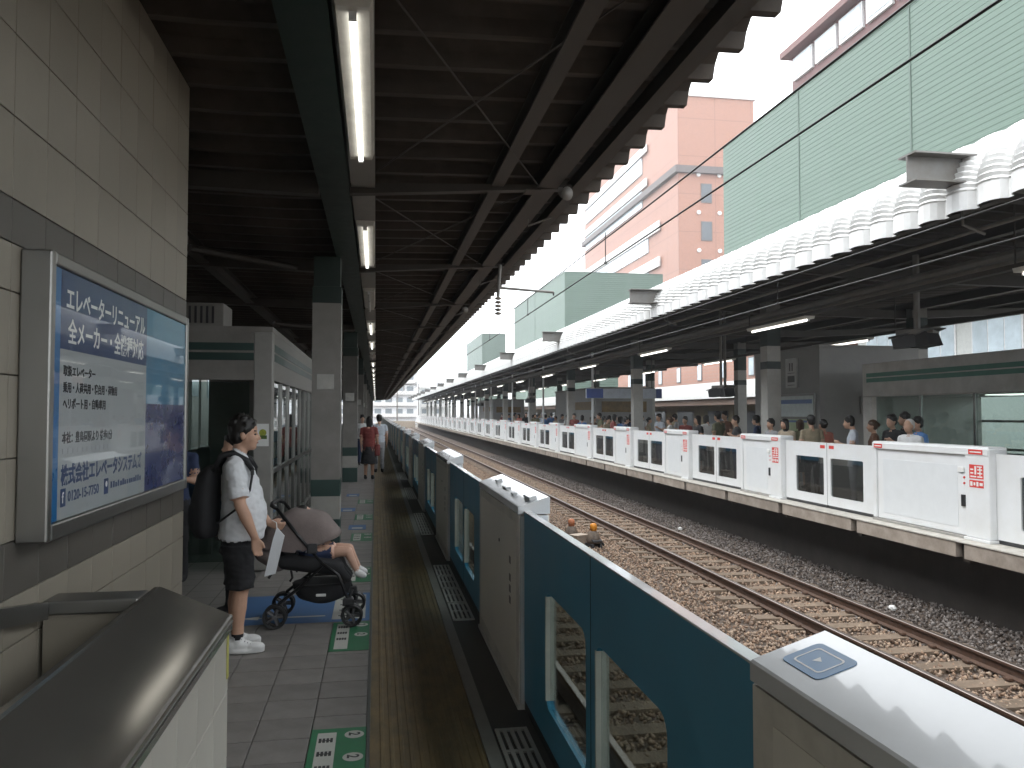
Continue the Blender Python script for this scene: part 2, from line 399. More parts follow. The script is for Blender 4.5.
o1 = rrect(.090, y_st, .033, .053, .012); o2 = rrect(.090, y_st, .029, .048, .009)
MB().add(lid_patch(o1,.0026)+lid_patch(o2,.0026), [(i,(i+1)%n,n+(i+1)%n,n+i) for i in range(n)]).build('sticker_outline', M_['white'], stk)
MB().add(lid_patch([(.100,y_st+.010),(.080,y_st+.010),(.090,y_st-.012)],.0026), [(0,1,2)]).build('play_symbol', M_['white'], stk)
stk.parent = k0; stk.location = (0, -(C0-PITCH), 0)
# latch boxes on the second lid
for yy, xx, l_, w_, h_ in ((.16,.10,.20,.05,.022),(.52,.06,.10,.03,.015),(.95,.08,.16,.04,.012),(1.45,.10,.09,.05,.018)):
    c = on_lid(xx, yy); b = MB().box(-w_/2, w_/2, -l_/2, l_/2, -.001, h_, bev=.006).build('latch_box', M_['lid'], near_cabs[0]); b.location = c; b.rotation_euler = (0, -math.atan(.056/.18), 0)

LEAF = (PITCH-CL)/2-.006
def near_leaf(flip):
    t = thing('platform_door', 'x', 'door')
    a0, a1 = (.62, LEAF-.075) if not flip else (.075, LEAF-.62)
    holed(XF+.035, XF+.075, 0, LEAF, .06, 1.158, a0, a1, .24, .83, .07, 5).build('panel', M_['blue'], t)
    y = a0; MB().box(XF+.052, XF+.058, a0+.001, a1-.001, .241, .829).build('window_pane', M_['glass'], t)
    MB().box(XF+.033, XF+.078, 0, LEAF, 1.1585, 1.166, bev=.002).build('top_trim', M_['lid'], t)
    MB().box(XF+.03, XF+.085, a1-.016, a1-.002, .27, .80).build('window_lining', mat('lining_pale', (.55,.55,.49), .5), t)
    e = LEAF if not flip else -.004
    MB().box(XF+.034, XF+.076, e, e+.004, .06, 1.158).build('edge_rubber', M_['black'], t)
    MB().box(XF+.034, XF+.076, .02, LEAF-.02, .012, .059).build('bottom_rail', M_['dark'], t)
    return t
lf, lb_ = near_leaf(False), near_leaf(True); u1, u2 = [], []
for k in range(-1, 27):
    y0 = C0+PITCH*k+CL
    near = k == -1
    la = 'blue platform door leaf beside the cabinet with the blue sticker' if near else 'blue platform door leaf with pale-edged window in the row along the near platform'
    lb2 = 'blue platform door leaf between the sticker cabinet\'s door and the latch-box cabinet' if near else 'blue platform door leaf with pale-edged window in the row along the near platform'
    place(lf, u1, (0, y0+.003, 0), label=la, cat='door', group='blue platform doors')
    place(lb_, u2, (0, y0+LEAF+.009, 0), label=lb2, cat='door', group='blue platform doors')
    if k < 4:
        for g in range(4): obj('drain_grating', GM, parent=np_, loc=(0, y0+.25+g*.62, 0))

# ================================================================== FAR PLATFORM
fp_m = grid_mat('far_paving', (.26,.25,.235), (.12,.11,.10), .3, .3, .6, axes='XY')
fp = MB().box(8.62, 17.4, -14, 166, -1.38, -.02).build('far_platform', [fp_m], kind='structure')
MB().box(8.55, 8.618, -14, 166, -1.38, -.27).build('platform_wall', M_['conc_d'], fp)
MB().box(8.62, 17.39, -14, 166, -.0195, 0).build('paving', fp_m, fp)
ES = MB().box(7.80, 8.615, .0, 2.28, -.21, -.002, bev=.008).mesh('edge_slab'); ES.materials.append(M_['conc'])
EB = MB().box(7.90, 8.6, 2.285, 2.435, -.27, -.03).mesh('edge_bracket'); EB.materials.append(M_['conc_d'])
ET = MB().box(7.785, 8.617, 0.0, 2.44, -.0015, .02, bev=.004).mesh('edge_nosing'); ET.materials.append(mat('edge_nosing', (.50,.48,.44), .7, var=.12, dirt=(.3,.27,.22)))
for k in range(66):
    y = .05+2.44*k
    obj('edge_slab', ES, parent=fp, loc=(0,y,0)); obj('edge_nosing', ET, parent=fp, loc=(0,y,0))
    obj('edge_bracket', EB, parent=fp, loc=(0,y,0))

FX = 8.02
def sticker(parent, x, y0, y1, z0, z1, bars):
    s = MB().box(x-.002, x, y0, y1, z0, z1).build('warning_sticker', M_['red'], parent)
    mb = MB()
    for (a, b, c, d) in bars: mb.box(x-.0028, x-.0021, y0+(y1-y0)*a, y0+(y1-y0)*b, z0+(z1-z0)*c, z0+(z1-z0)*d)
    mb.build('sticker_print', M_['white'], s)
def far_cabinet(L):
    t = thing('door_cabinet', 'x', 'cabinet')
    MB().box(FX+.03, FX+.27, .45, L-.10, .06, 1.24, bev=.012).build('body', M_['white_p'], t)
    MB().box(FX, FX+.28, 0, .446, .06, 1.275, bev=.015).build('end_post', M_['white_p'], t)
    MB().box(FX+.004, FX+.275, L-.096, L, .06, 1.27, bev=.015).build('end_post', M_['white_p'], t)
    MB().prism([(FX-.008,1.18),(FX-.008,1.262),(FX+.02,1.295),(FX+.27,1.295),(FX+.285,1.28),(FX+.285,1.18)], 'Y', .02, L-.02).build('lid', M_['white_p'], t)
    MB().box(FX-.035, FX+.29, -.03, .45, .021, .06, bev=.006).build('foot', M_['white_p'], t)
    MB().box(FX-.01, FX+.28, .46, L, .021, .058, bev=.004).build('foot', mat('foot_grey', (.3,.29,.27), .6), t)
    MB().box(FX+.0255, FX+.03, .62, L-.25, .16, 1.02, bev=.002).build('service_panel', mat('panel_white', (.70,.72,.73), .4, var=.03), t)
    MB().box(FX+.005, FX+.03, .48, .60, .93, 1.0, bev=.005).build('lamp_box', M_['white'], t)
    MB().box(FX+.006, FX+.03, .465, .54, .46, .62, bev=.005).build('handle', M_['black'], t)
    for z in (.78, .86): MB().lathe([(.016,0),(.016,.012)], (FX+.03,.49,z), (-1,0,0), seg=8).build('button', M_['red'], t)
    sticker(t, FX-.0105, .10, .36, 1.19, 1.255, [(.1,.9,.35,.62)])
    sticker(t, FX-.0105, L-.28, L-.07, 1.19, 1.255, [(.1,.9,.35,.62)])
    sticker(t, FX-.0005, .10, .36, .86, 1.05, [(.08,.42,.1,.2),(.5,.92,.1,.2),(.08,.42,.35,.45),(.5,.62,.3,.9),(.7,.92,.35,.45),(.08,.42,.6,.7),(.7,.92,.6,.7),(.2,.28,.25,.9),(.1,.45,.82,.9)])
    sticker(t, FX-.0005, .10, .36, .74, .84, [(.06,.28,.3,.7),(.36,.5,.2,.8),(.58,.7,.3,.7),(.78,.94,.2,.8)])
    return t
cs, cl = far_cabinet(1.82), far_cabinet(2.54); us, ul = [], []
def far_leaf(flip):
    t = thing('platform_door', 'x', 'door')
    a0, a1 = (.40, 1.39) if not flip else (.11, 1.09)
    holed(FX+.10, FX+.15, 0, 1.492, .075, 1.205, a0, a1, .24, .93, .03, 3).build('panel', M_['white_p'], t)
    MB().box(FX+.12, FX+.126, a0+.001, a1-.001, .241, .929).build('window_pane', M_['glass_d'], t)
    e = 1.4925 if not flip else -.0045
    MB().box(FX+.098, FX+.152, e, e+.004, .075, 1.205).build('edge_rubber', M_['black'], t)
    MB().box(FX+.103, FX+.147, .02, 1.47, .025, .0745).build('bottom_rail', M_['dark'], t)
    s = 1.27 if not flip else .06
    MB().box(FX+.0985, FX+.0995, s, s+.16, 1.10, 1.16).build('warning_sticker', M_['red'], t)
    return t
fl_, fr_ = far_leaf(False), far_leaf(True); v1, v2 = [], []
y = 9.43-20.0; k = 0
while y < 160:
    big = (k % 4 == 0); L = 2.54 if big else 1.82
    if y > 2:
        if big:
            lb = 'long white door cabinet with red warning stickers in front of the man with white hair' if abs(y-9.43) < .1 else 'long white door cabinet with red warning stickers in the far platform fence'
            place(cl, ul, (0,y,0), label=lb, cat='cabinet', group='door cabinets along the far platform')
        else: place(cs, us, (0,y,0), label='short white door cabinet with red warning stickers in the far platform fence', cat='cabinet', group='door cabinets along the far platform')
    ye = y+L
    if ye+3 > 2:
        for pr, us_, yy in ((fl_, v1, ye+.003), (fr_, v2, ye+1.503)):
            place(pr, us_, (0,yy,0), label='white platform door leaf with dark window in the far platform fence', cat='door', group='white platform doors')
    y = ye+3.0; k += 1
# ================================================================== NEAR CANOPY (folded steel sheets, pitch .48 m)
P = .48
WAVE = [(0,0),(.035,0),(.075,.09),(.14,.15),(.24,.17),(.34,.15),(.405,.09),(.445,0),(.48,0)]
def near_z(x): return 4.03+.025*x if x > -1.0 else 4.005-.02*(x+1.0)
def near_panel(n=1):
    mb = MB(); xs = [-9.6, -1.0, 2.33]
    for r in range(n):
        top = []
        for x in xs: top.append([(x, r*P+a, near_z(x)+.02+b) for a, b in WAVE])
        m = len(WAVE)
        V = [q for row in top for q in row]+[(q[0], q[1], q[2]-.006) for row in top for q in row]; F = []; N = len(xs)*m
        for i in range(len(xs)-1):
            for j in range(m-1):
                F.append((i*m+j,(i+1)*m+j,(i+1)*m+j+1,i*m+j+1)); F.append((N+i*m+j,N+i*m+j+1,N+(i+1)*m+j+1,N+(i+1)*m+j))
        for i in (0, len(xs)-1):
            for j in range(m-1): F.append((i*m+j,i*m+j+1,N+i*m+j+1,N+i*m+j))
        mb.add(V, F)
    return mb.mesh('roof_panel')
cn = thing('platform_canopy', 'dark steel canopy with saw-toothed sheet edge over the near platform', 'canopy', (0,0,0))
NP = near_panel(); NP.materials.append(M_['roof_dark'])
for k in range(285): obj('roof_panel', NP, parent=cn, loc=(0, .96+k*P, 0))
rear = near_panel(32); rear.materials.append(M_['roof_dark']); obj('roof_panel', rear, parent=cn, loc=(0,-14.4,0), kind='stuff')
# main girder, purlins, edge beam, gutter
def ibeam_poly(w_, h_, t=.014, cx=0, cz=0):
    a, b = w_/2, h_/2
    return [(cx-a,cz-b),(cx+a,cz-b),(cx+a,cz-b+t),(cx+t/2,cz-b+t),(cx+t/2,cz+b-t),(cx+a,cz+b-t),(cx+a,cz+b),(cx-a,cz+b),(cx-a,cz+b-t),(cx-t/2,cz+b-t),(cx-t/2,cz-b+t),(cx-a,cz-b+t)]
MB().box(-.53, -.255, -14, 138, 3.82, 4.03).build('girder', M_['green_d'], cn)
MB().prism(ibeam_poly(.20,.15,cx=1.63,cz=4.012), 'Y', -14, 138).build('purlin', M_['beam'], cn)
MB().prism(ibeam_poly(.12,.14,cx=1.14,cz=4.0), 'Y', -14, 138).build('purlin', M_['beam'], cn)
MB().box(1.90, 2.02, -14, 138, 3.97, 4.085).build('edge_beam', M_['beam'], cn)
for x in (-2.4, -4.4, -6.6, -9.0): MB().prism(ibeam_poly(.15,.18,cx=x,cz=near_z(x)-.085), 'Y', -14, 138).build('purlin', M_['beam'], cn)
FR = MB()
FR.prism([(-.25,3.80),(1.88,3.945),(1.88,3.985),(-.25,3.90)], 'Y', -.05, .05)
FRm = FR.mesh('rafter'); FRm.materials.append(M_['beam'])
FL = MB().prism([(-.535,3.78),(-9.2,3.96),(-9.2,4.06),(-.535,3.94)], 'Y', -.06, .06).mesh('rafter'); FL.materials.append(M_['beam'])
frames = [-9.2+4.2*k for k in range(35)]
BR = MB().tube([(-.2,.06,3.90),(1.55,4.14,3.945)], .007, 6).mesh('brace_rod'); BR.materials.append(M_['beam'])
BR2 = MB().tube([(1.55,.06,3.97),(-.2,4.14,3.87)], .007, 6).mesh('brace_rod'); BR2.materials.append(M_['beam'])
GP = MB().box(1.42,1.56,-.09,.09,3.905,3.915).mesh('gusset_plate'); GP.materials.append(M_['beam'])
for k, y in enumerate(frames):
    obj('rafter', FRm, parent=cn, loc=(0,y,0)); obj('rafter', FL, parent=cn, loc=(0,y,0))
    if k > 1 and k < 22:
        obj('brace_rod', BR, parent=cn, loc=(0,y,0)); obj('brace_rod', BR2, parent=cn, loc=(0,y,0)); obj('gusset_plate', GP, parent=cn, loc=(0,y,0))
for x0, x1 in ((-2.3,-.6),):
    for k in range(8): MB().tube([(x0, 2+8.4*k, 3.80),(x1, 4+8.4*k, 3.86)], .05, 8).build('diagonal_strut', M_['beam'], cn)
for k in range(1,9): MB().tube([(1.68, 4.6+4.2*k, 3.94),(1.68, 4.6+4.2*k,3.86),(1.95,4.6+4.2*k,3.97)], .012, 6).build('hanger', M_['grey_p'], cn)

# lamp trunking and lamps
tr = thing('lamp_trunking', 'long grey lamp trunking hung under the near canopy', 'trunking', (0,0,0))
MB().box(-.24, -.02, -10, 138, 3.862, 3.94).build('trunk', mat('trunk_grey', (.34,.33,.31), .5, var=.1), tr)
for k in range(30): MB().tube([(-.13,-8+4.8*k,3.935),(-.13,-8+4.8*k,4.06)], .012, 6).build('hanger', M_['grey_p'], tr)
def lamp(lit):
    t = thing('ceiling_lamp', 'x', 'lamp')
    MB().prism([(-.105,.055),(.105,.055),(.085,.0),(-.085,.0)], 'Y', -.05, 2.44).build('housing', mat('lamp_white', (.70,.68,.62), .45), t)
    mb = MB().tube([(0,.02,-.022),(0,2.36,-.022)], .019, 10); mb.build('lamp_tube', M_['tube'] if lit else mat('tube_off', (.6,.6,.57), .3), t, smooth=True)
    for yy in (0, 2.36): MB().box(-.02,.02, yy, yy+.02, -.045, 0).build('lamp_holder', M_['white_p'], t)
    return t
la, lo = lamp(True), lamp(False); ua, uo = [], []
lamp_ys = [4.2+4.8*k for k in range(26)]
for k in range(-2, 26):
    y = 4.1+4.8*k
    if k in (2, 5):
        place(lo, uo, (-.13, y, 3.806), label='unlit tube lamp in the trunking under the near canopy', cat='lamp', group='tube lamps under the near canopy')
    else:
        place(la, ua, (-.13, y, 3.806), label='lit white tube lamp in the trunking under the near canopy', cat='lamp', group='tube lamps under the near canopy')

# loudspeakers and a pipe under the near canopy
for y in (7.45, 16.2):
    t = thing('loudspeaker', 'small round pale loudspeaker under the near canopy edge beam', 'loudspeaker', (1.74, y, 3.86), group='loudspeakers under the near canopy')
    MB().lathe([(.01,0),(.03,.02),(.045,.06),(.065,.11),(.067,.115)], (0,0,0), (.35,-.9,-.2), seg=14).build('horn', M_['grey_p'], t, smooth=True)
    MB().box(-.02,.02,-.02,.02,0,.06).build('bracket', M_['grey_p'], t)

# near columns
COLY = [10.95+10*k for k in range(13)]
def near_column():
    t = thing('platform_column', 'x', 'column')
    MB().prism(ibeam_poly(.37,.37,.02), 'Z', .66, 3.22).build('shaft', M_['grey_p'], t)
    MB().box(-.186,.186,-.186,.186,.0,.36, bev=.008).build('base_band', M_['green_b'], t)
    MB().box(-.186,.186,-.186,.186,.362,.66, bev=.004).build('pale_band', mat('pale_column_band', (.33,.32,.29), .5, var=.08), t)
    MB().box(-.187,.187,-.187,.187,.662,.88, bev=.004).build('dark_band', M_['green_b'], t)
    MB().box(-.184,.184,-.184,.184,.882,2.02, bev=.004).build('cladding', mat('column_cladding', (.175,.165,.15), .5, var=.1), t)
    MB().box(-.185,.185,-.185,.185,2.022,3.20, bev=.004).build('cladding', mat('column_grey', (.235,.222,.205), .5, var=.08), t)
    MB().box(-.188,.188,-.188,.188,3.202,3.42, bev=.004).build('cap_band', M_['green_d'], t)
    MB().box(-.17,.17,-.17,.17,3.422,3.82).build('neck', M_['green_d'], t)
    MB().box(-.12,.10,-.192,-.188,2.06,2.26).build('notice', mat('plate_pale', (.45,.44,.41), .5), t)
    return t
ncp = near_column(); unc = []
for k, y in enumerate(COLY):
    place(ncp, unc, (-.645, y, 0), label='grey column with green bands beside the glazed waiting room' if k == 0 else 'grey column with green bands further along the near platform', cat='column', group='columns of the near platform')

# ================================================================== TILED SHAFT WALL, SIGN, PARAPET
XW = -1.3
tw = thing('tiled_wall', 'pale tiled shaft wall with dark tile bands carrying an advertising board', 'wall', (XW, 0, 0))
MB().box(-2.6, -.012, -9, 5.83, -.012, 4.03).build('core', M_['grout'], tw)
rows = []; z = .006
while z < 3.7:
    hh = .30
    rows.append((z, hh)); z += hh+.004
WT = {}
zs = [(0.0,.30),(.302,.30),(.604,.30),(.906,.176),(1.084,.20,'d'),(1.286,.30),(1.588,.30),(1.89,.30),(2.192,.174),(2.368,.16,'d'),(2.53,.30),(2.832,.30),(3.134,.30),(3.436,.30),(3.738,.29)]
def tile_mesh(h_, dark, y0=.0, w_=.297):
    me = MB().box(-.0115, 0, 0, w_, 0, h_-.003, bev=.0022).mesh('wall_tile'); me.materials.append(M_['tile_dark' if dark else 'tile_wall']); return me
for e in zs:
    dk = len(e) > 2; me = tile_mesh(e[1], dk)
    for i in range(15):
        if i == 13 and False: pass
        o = obj('wall_tile', me, parent=tw, loc=(random.uniform(-.0008,.0008), 5.83-.30*(i+1), e[0]))
    me2 = MB().box(0, 1.28, 0, .011, 0, e[1]-.003).mesh('wall_tile')
    me2.materials.append(M_['tile_dark' if dk else 'tile_wall']); obj('end_facing', me2, parent=tw, loc=(-1.29, 5.831, e[0]))
MB().box(-.0118, -.003, -9, 5.83-.30*15-.003, 0, 4.0).build('tiled_face', grid_mat('tile_far_wall', (.34,.32,.265), (.12,.11,.095), .3, .302, .4, axes='YZ', mortar=.004), tw)
# handrail band
MB().prism([(1.4,1.36),(3.41,1.012),(3.41,.945),(1.4,1.29)], 'X', .001, .045).build('rail_band', M_['steel'], tw)

# advertising board
SX = XW+.10
ad = thing('advertising_board', 'blue and white elevator advertisement in a steel frame on the tiled wall', 'sign', (0,0,0))
fy0, fy1, fz0, fz1 = 3.20, 5.41, 1.27, 2.36
def rim(name, parts, m): 
    for q in parts: MB().box(*q, bev=.008).build(name, m, ad)
rim('frame', [(XW+.001,SX+.012,fy0,fy0+.045,fz0,fz1),(XW+.001,SX+.012,fy1-.045,fy1,fz0,fz1),(XW+.001,SX+.0115,fy0+.046,fy1-.046,fz1-.05,fz1),(XW+.001,SX+.0115,fy0+.046,fy1-.046,fz0,fz0+.065)], M_['steel'])
MB().box(XW+.002, SX-.004, fy0+.046, fy1-.046, fz0+.066, fz1-.051).build('backing', M_['dark'], ad)
def pan(name, y0, y1, z0, z1, m, d=0.0): return MB().box(SX-.0035+d, SX-.001+d, y0, y1, z0, z1).build(name, m, ad)
pb = mat('print_blue', (.03,.055,.15), .4, var=.04); pe = mat('print_edge_blue', (.015,.14,.36), .3, var=.04)
pw = mat('print_white', (.40,.41,.42), .4, var=.03); psky = mat('print_sky', (.06,.20,.33), .4, var=.12, scale=3); pnv = mat('print_navy', (.025,.035,.14), .28, var=.05)
ya, yb, yc_, yd = fy0+.048, 3.325, 4.50, fy1-.047
pan('print_border', ya, yb-.0005, fz0+.067, fz1-.052, pe)
pan('print_header', yb, yc_-.0005, 2.0, fz1-.052, pb); pan('print_field', yb, yc_-.0005, fz0+.067, 1.9995, pw)
pan('print_sky', yc_, yd, 1.80, fz1-.052, psky); pan('print_navy', yc_, yd, fz0+.067, 1.7995, pnv)
def t_at(s, y, z, size, m, width=None, bold=0.0):
    return text_obj(s, size, frame_M((SX-.0006, y, z), (0,1,0), (0,0,1)), m, ad, width=width, bold=bold, ext=.0005)
t_at('エレベーターリニューアル', 3.375, 2.165, .105, M_['white'], 1.08, .002)
t_at('全メーカー・全機種対応', 3.40, 2.035, .105, M_['white'], 1.04, .002)
t_at('取扱エレベーター', 3.36, 1.90, .045, M_['ink'], .36, .0012)
t_at('乗用・人荷共用・寝台用・荷物用', 3.36, 1.835, .045, M_['ink'], .66, .0012)
t_at('ヘリポート用・自動車用', 3.36, 1.77, .045, M_['ink'], .50, .0012)
t_at('本社：豊島園駅より 徒歩1分', 3.36, 1.635, .048, M_['ink'], .60, .001)
t_at('株式会社エレベータシステムズ', 3.355, 1.475, .085, pb, 1.08, .0025)
t_at('0120-15-7750', 3.43, 1.40, .058, pb, .36, .001)
MB().box(SX-.0009, SX+.0004, 3.355, 3.405, 1.385, 1.455).build('print_icon', pb, ad); MB().box(SX-.0009, SX+.0004, 3.86, 3.915, 1.385, 1.455).build('print_icon', pb, ad)
text_obj('f', .06, frame_M((SX+.0006,3.368,1.40),(0,1,0),(0,0,1)), M_['white'], ad, bold=.001, ext=.0004)
MB().lathe([(.013,0),(.013,.0007)], (SX+.0004,3.888,1.43), (1,0,0), seg=14).build('print_icon', M_['white'], ad)
MB().box(SX-.0009, SX-.0002, 4.05, 4.42, 1.53+.03, 1.535+.03).build('print_rule', mat('print_grey', (.35,.36,.38), .4), ad)
for i in range(14): MB().box(SX-.0009, SX-.0002, 3.95+i*.035, 3.95+i*.035+random.uniform(.016,.028), 1.405, 1.405+random.choice((.022,.03))).build('print_small_line', pb, ad)
for i in range(11): MB().box(SX-.0009, SX-.0002, 3.37+i*.053, 3.37+i*.053+random.uniform(.03,.046), 1.590, 1.61).build('print_small_line', mat('print_grey', (.35,.36,.38), .4), ad)
MB().box(SX-.0003, SX+.0016, ya, yd, fz0+.067, fz1-.052).build('cover_glass', glass('sign_glass', (.95,.96,.96), f=.0, k=.22), ad)

# parapet with sloping steel capping
PXR, PXL, PY = -.62, -.908, 3.64
pp = thing('tiled_parapet', 'low tiled parapet with a dark stainless steel capping below the advertising board', 'parapet', (0,0,0))
MB().box(PXL+.02, PXR-.014, -2, PY-.014, -.012, .80).build('core', M_['grout'], pp)
PT = MB().box(-.0115, 0, 0, .297, 0, .277, bev=.0022).mesh('wall_tile'); PT.materials.append(M_['tile_par'])
for i in range(8):
    for j in range(3): obj('wall_tile', PT, parent=pp, loc=(PXR-.001, PY-.30*(i+1), .0+.28*j))
ET2 = MB().box(0, .25, -.012, 0, 0, .81).mesh('end_facing'); ET2.materials.append(M_['tile_par']); obj('end_facing', ET2, parent=pp, loc=(PXL+.01, PY-.001, 0))
MB().prism([(PXR+.012,.815),(PXR+.012,.872),(PXR+.004,.878),(PXL+.012,1.003),(PXL,1.007),(PXL-.02,1.007),(PXL-.02,.815)], 'Y', -2, PY+.02).build('steel_capping', M_['cap'], pp)
MB().box(PXR+.0125, PXR+.0155, -2, PY+.018, .845, .853).build('cap_lip', M_['steel'], pp)
MB().box(-1.285, PXL-.022, PY-.20, PY-.08, -.012, .955).build('return_wall', M_['tile_wall'], pp)
MB().box(-1.285, PXL-.022, PY-.22, PY-.06, .956, 1.012, bev=.008).build('return_capping', M_['steel'], pp)
MB().box(PXR+.0005, PXR+.004, PY-.045, PY-.01, .62, .80).build('hazard_tape', mat('yellow_tape', (.42,.40,.12), .6), pp)

# ================================================================== NEAR WAITING ROOM
RX, RY, RZ = -1.15, 9.3, 2.72
wr = thing('waiting_room', 'grey glazed waiting room with a green stripe on the near platform', 'waiting room', (0,0,0))
MB().box(-4.2, RX, RY, 21.5, 2.66, RZ).build('roof', M_['grey_p'], wr)
MB().box(-4.2, RX-.20, RY, RY+.10, 2.12, 2.66).build('fascia', M_['grey_p'], wr)
MB().box(RX-.08, RX-.002, RY+.20, 21.5, 2.12, 2.66).build('fascia', M_['grey_p'], wr)
for z in (2.34, 2.45):
    MB().box(-4.2, RX-.20, RY-.004, RY-.001, z, z+.085).build('stripe', M_['green_b'], wr)
    MB().box(RX-.0015, RX+.002, RY+.21, 21.5, z, z+.085).build('stripe', M_['green_b'], wr)
MB().box(RX-.20, RX, RY, RY+.20, 0, 2.66, bev=.01).build('corner_post', mat('room_post', (.27,.26,.24), .5, var=.1), wr)
for k in range(14):
    y = RY+.20+.85*k
    MB().box(RX-.06, RX-.01, y, y+.05, 0, 2.12).build('glazing_post', M_['steel'], wr)
    if k < 13: MB().box(RX-.04, RX-.034, y+.052, y+.848, .25, 2.10).build('glass_pane', M_['glass_r'], wr)
for z in (.0, .22, 1.05): MB().box(RX-.055, RX-.015, RY+.205, 21.4, z+.001, z+.05).build('glazing_rail', M_['steel'], wr)
for k in range(4):
    x = -4.2+.70*k
    MB().box(x, x+.05, RY+.03, RY+.08, 0, 2.12).build('glazing_post', M_['steel'], wr)
    MB().box(x+.052, x+.698, RY+.05, RY+.056, .1, 2.10).build('glass_pane', M_['glass_r'], wr)
MB().box(-4.25, -4.15, RY, 21.5, 0, .9).build('back_wall', M_['grey_p'], wr)
MB().box(-4.2, RX-.1, 21.4, 21.5, 0, 2.66).build('end_wall', M_['grey_p'], wr)
for k in range(12):
    MB().box(-4.22, -4.17, RY+k*1.0, RY+k*1.0+.05, .9, 2.66).build('glazing_post', M_['steel'], wr)
for yy in (RY+1.2, RY+4.5): MB().box(-2.6, -2.2, yy, yy+.12, 2.60, 2.655).build('ceiling_light', M_['tube'], wr)
po = MB().box(RX-.16, RX-.03, RY-.004, RY-.001, 1.38, 1.63).build('poster', M_['white'], wr)
MB().lathe([(.04,0),(.04,.001)], (RX-.095,RY-.0042,1.53), (0,-1,0), seg=14).build('poster_print', mat('print_yellow_green', (.38,.42,.05), .5, var=.3, scale=30), po)
MB().box(RX-.14, RX-.05, RY-.0058, RY-.0045, 1.46, 1.50).build('poster_print', mat('print_leaf', (.08,.14,.03), .5), po)
vu = thing('ventilation_unit', 'louvred ventilation box on the roof of the near waiting room', 'ventilator', (-2.05, RY+.35, RZ))
MB().box(-.35,.35,-.25,.3,.0,.27, bev=.01).build('casing', M_['grey_p'], vu)
for k in range(9): MB().box(-.27+.062*k, -.245+.062*k, -.262, -.2505, .04, .23).build('louvre', M_['dark'], vu)
# bench inside
bn = thing('bench', 'blue bench inside the near waiting room', 'bench', (-2.2, 11.5, 0))
MB().box(-.25,.25,-1.2,1.2,.40,.46, bev=.015).build('seat', mat('bench_blue', (.03,.06,.15), .5), bn)
MB().box(-.28,-.23,-1.2,1.2,.46,.85, bev=.015).build('backrest', mat('bench_blue', (.03,.06,.15), .5), bn)
for yy in (-1,1): MB().box(-.2,.2,yy-.03,yy+.03,0,.40).build('leg', M_['steel'], bn)
# ================================================================== FAR CANOPY (white sheets with crimped rounded eaves)
NB = 72
def far_path():
    pts = [(6.56, 4.02, 0), (6.56, 4.12, 0)]
    N = NB; r = .72; cx, cz = 7.28, 4.16
    for i in range(N+1):
        t = R(180-88*i/N); cr = .016*(0,1,0,-1)[i % 4] if 3 < i < N-2 else 0
        pts.append((cx+(r+cr)*math.cos(t), cz+(r+cr)*math.sin(t), 1))
    pts += [(9.0, 4.85, 2), (13.0, 4.70, 2), (18.6, 4.95, 2)]
    return pts
def far_panel(n=1):
    pth = far_path(); m = len(WAVE); V = []; mb = MB()
    for i, (x, z, _) in enumerate(pth):
        a = pth[max(i-1,0)]; b = pth[min(i+1,len(pth)-1)]
        if 2 < i < NB+2:
            t = math.atan2(z-4.16, x-7.28); nx, nz = math.cos(t), math.sin(t)
        else:
            d = Vector((b[0]-a[0], b[1]-a[1])).normalized(); nx, nz = -d.y, d.x
        V.append([(x+nx*h*.75, q, z+nz*h*.75) for q, h in WAVE]); 
        if i == 0: N0 = (nx, nz)
    for r in range(n):
        off = r*P; base = len(mb.v)
        A = [(q[0], q[1]+off, q[2]) for row in V for q in row]
        inner = []
        for i, (x, z, _) in enumerate(pth):
            a = pth[max(i-1,0)]; b = pth[min(i+1,len(pth)-1)]
            d = Vector((b[0]-a[0], b[1]-a[1])).normalized(); nx, nz = -d.y, d.x
            if 2 <= i <= NB+2:
                t = math.atan2(z-4.16, x-7.28); inner += [(7.28+(.68+h*.75)*math.cos(t), q+off, 4.16+(.68+h*.75)*math.sin(t)) for q, h in WAVE]
            else: inner += [(q[0]-nx*.02, q[1]+off, q[2]-nz*.02) for q in V[i]]
        F = [(i*m+j,(i+1)*m+j,(i+1)*m+j+1,i*m+j+1) for i in range(len(pth)-1) for j in range(m-1)]
        mb.add(A, F, 0)
        # inside skin only needs the plain shape
        keep = [0,1]+list(range(2,NB+3,9))+[NB+3,NB+4,NB+5]
        I = [inner[i*m+j] for i in keep for j in range(m)]
        F2 = [(i*m+j,i*m+j+1,(i+1)*m+j+1,(i+1)*m+j) for i in range(len(keep)-1) for j in range(m-1)]
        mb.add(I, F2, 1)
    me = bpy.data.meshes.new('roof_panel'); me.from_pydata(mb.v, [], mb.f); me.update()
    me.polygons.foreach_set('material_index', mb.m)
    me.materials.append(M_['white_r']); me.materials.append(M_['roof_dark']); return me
cf = thing('platform_canopy', 'white canopy with rounded crimped sheet eaves over the far platform', 'canopy', (0,0,0))
FPm = far_panel()
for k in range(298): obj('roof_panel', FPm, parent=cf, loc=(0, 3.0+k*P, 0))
rr_ = far_panel(30); obj('roof_panel', rr_, parent=cf, loc=(0, 3.0-30*P, 0), kind='stuff')
for x, z in ((7.35,4.62),(8.0,4.62),(9.35,4.55),(11.4,4.55),(13.5,4.48),(15.6,4.6),(17.6,4.7)):
    MB().prism(ibeam_poly(.14,.22,cx=x,cz=z), 'Y', -12, 146).build('purlin', M_['beam'], cf)
RFm = MB().prism([(6.75,4.36),(9.3,4.20),(13.5,4.16),(18.2,4.45),(18.2,4.58),(13.5,4.36),(9.3,4.43),(6.75,4.50)], 'Y', -.07, .07).mesh('rafter'); RFm.materials.append(M_['beam'])
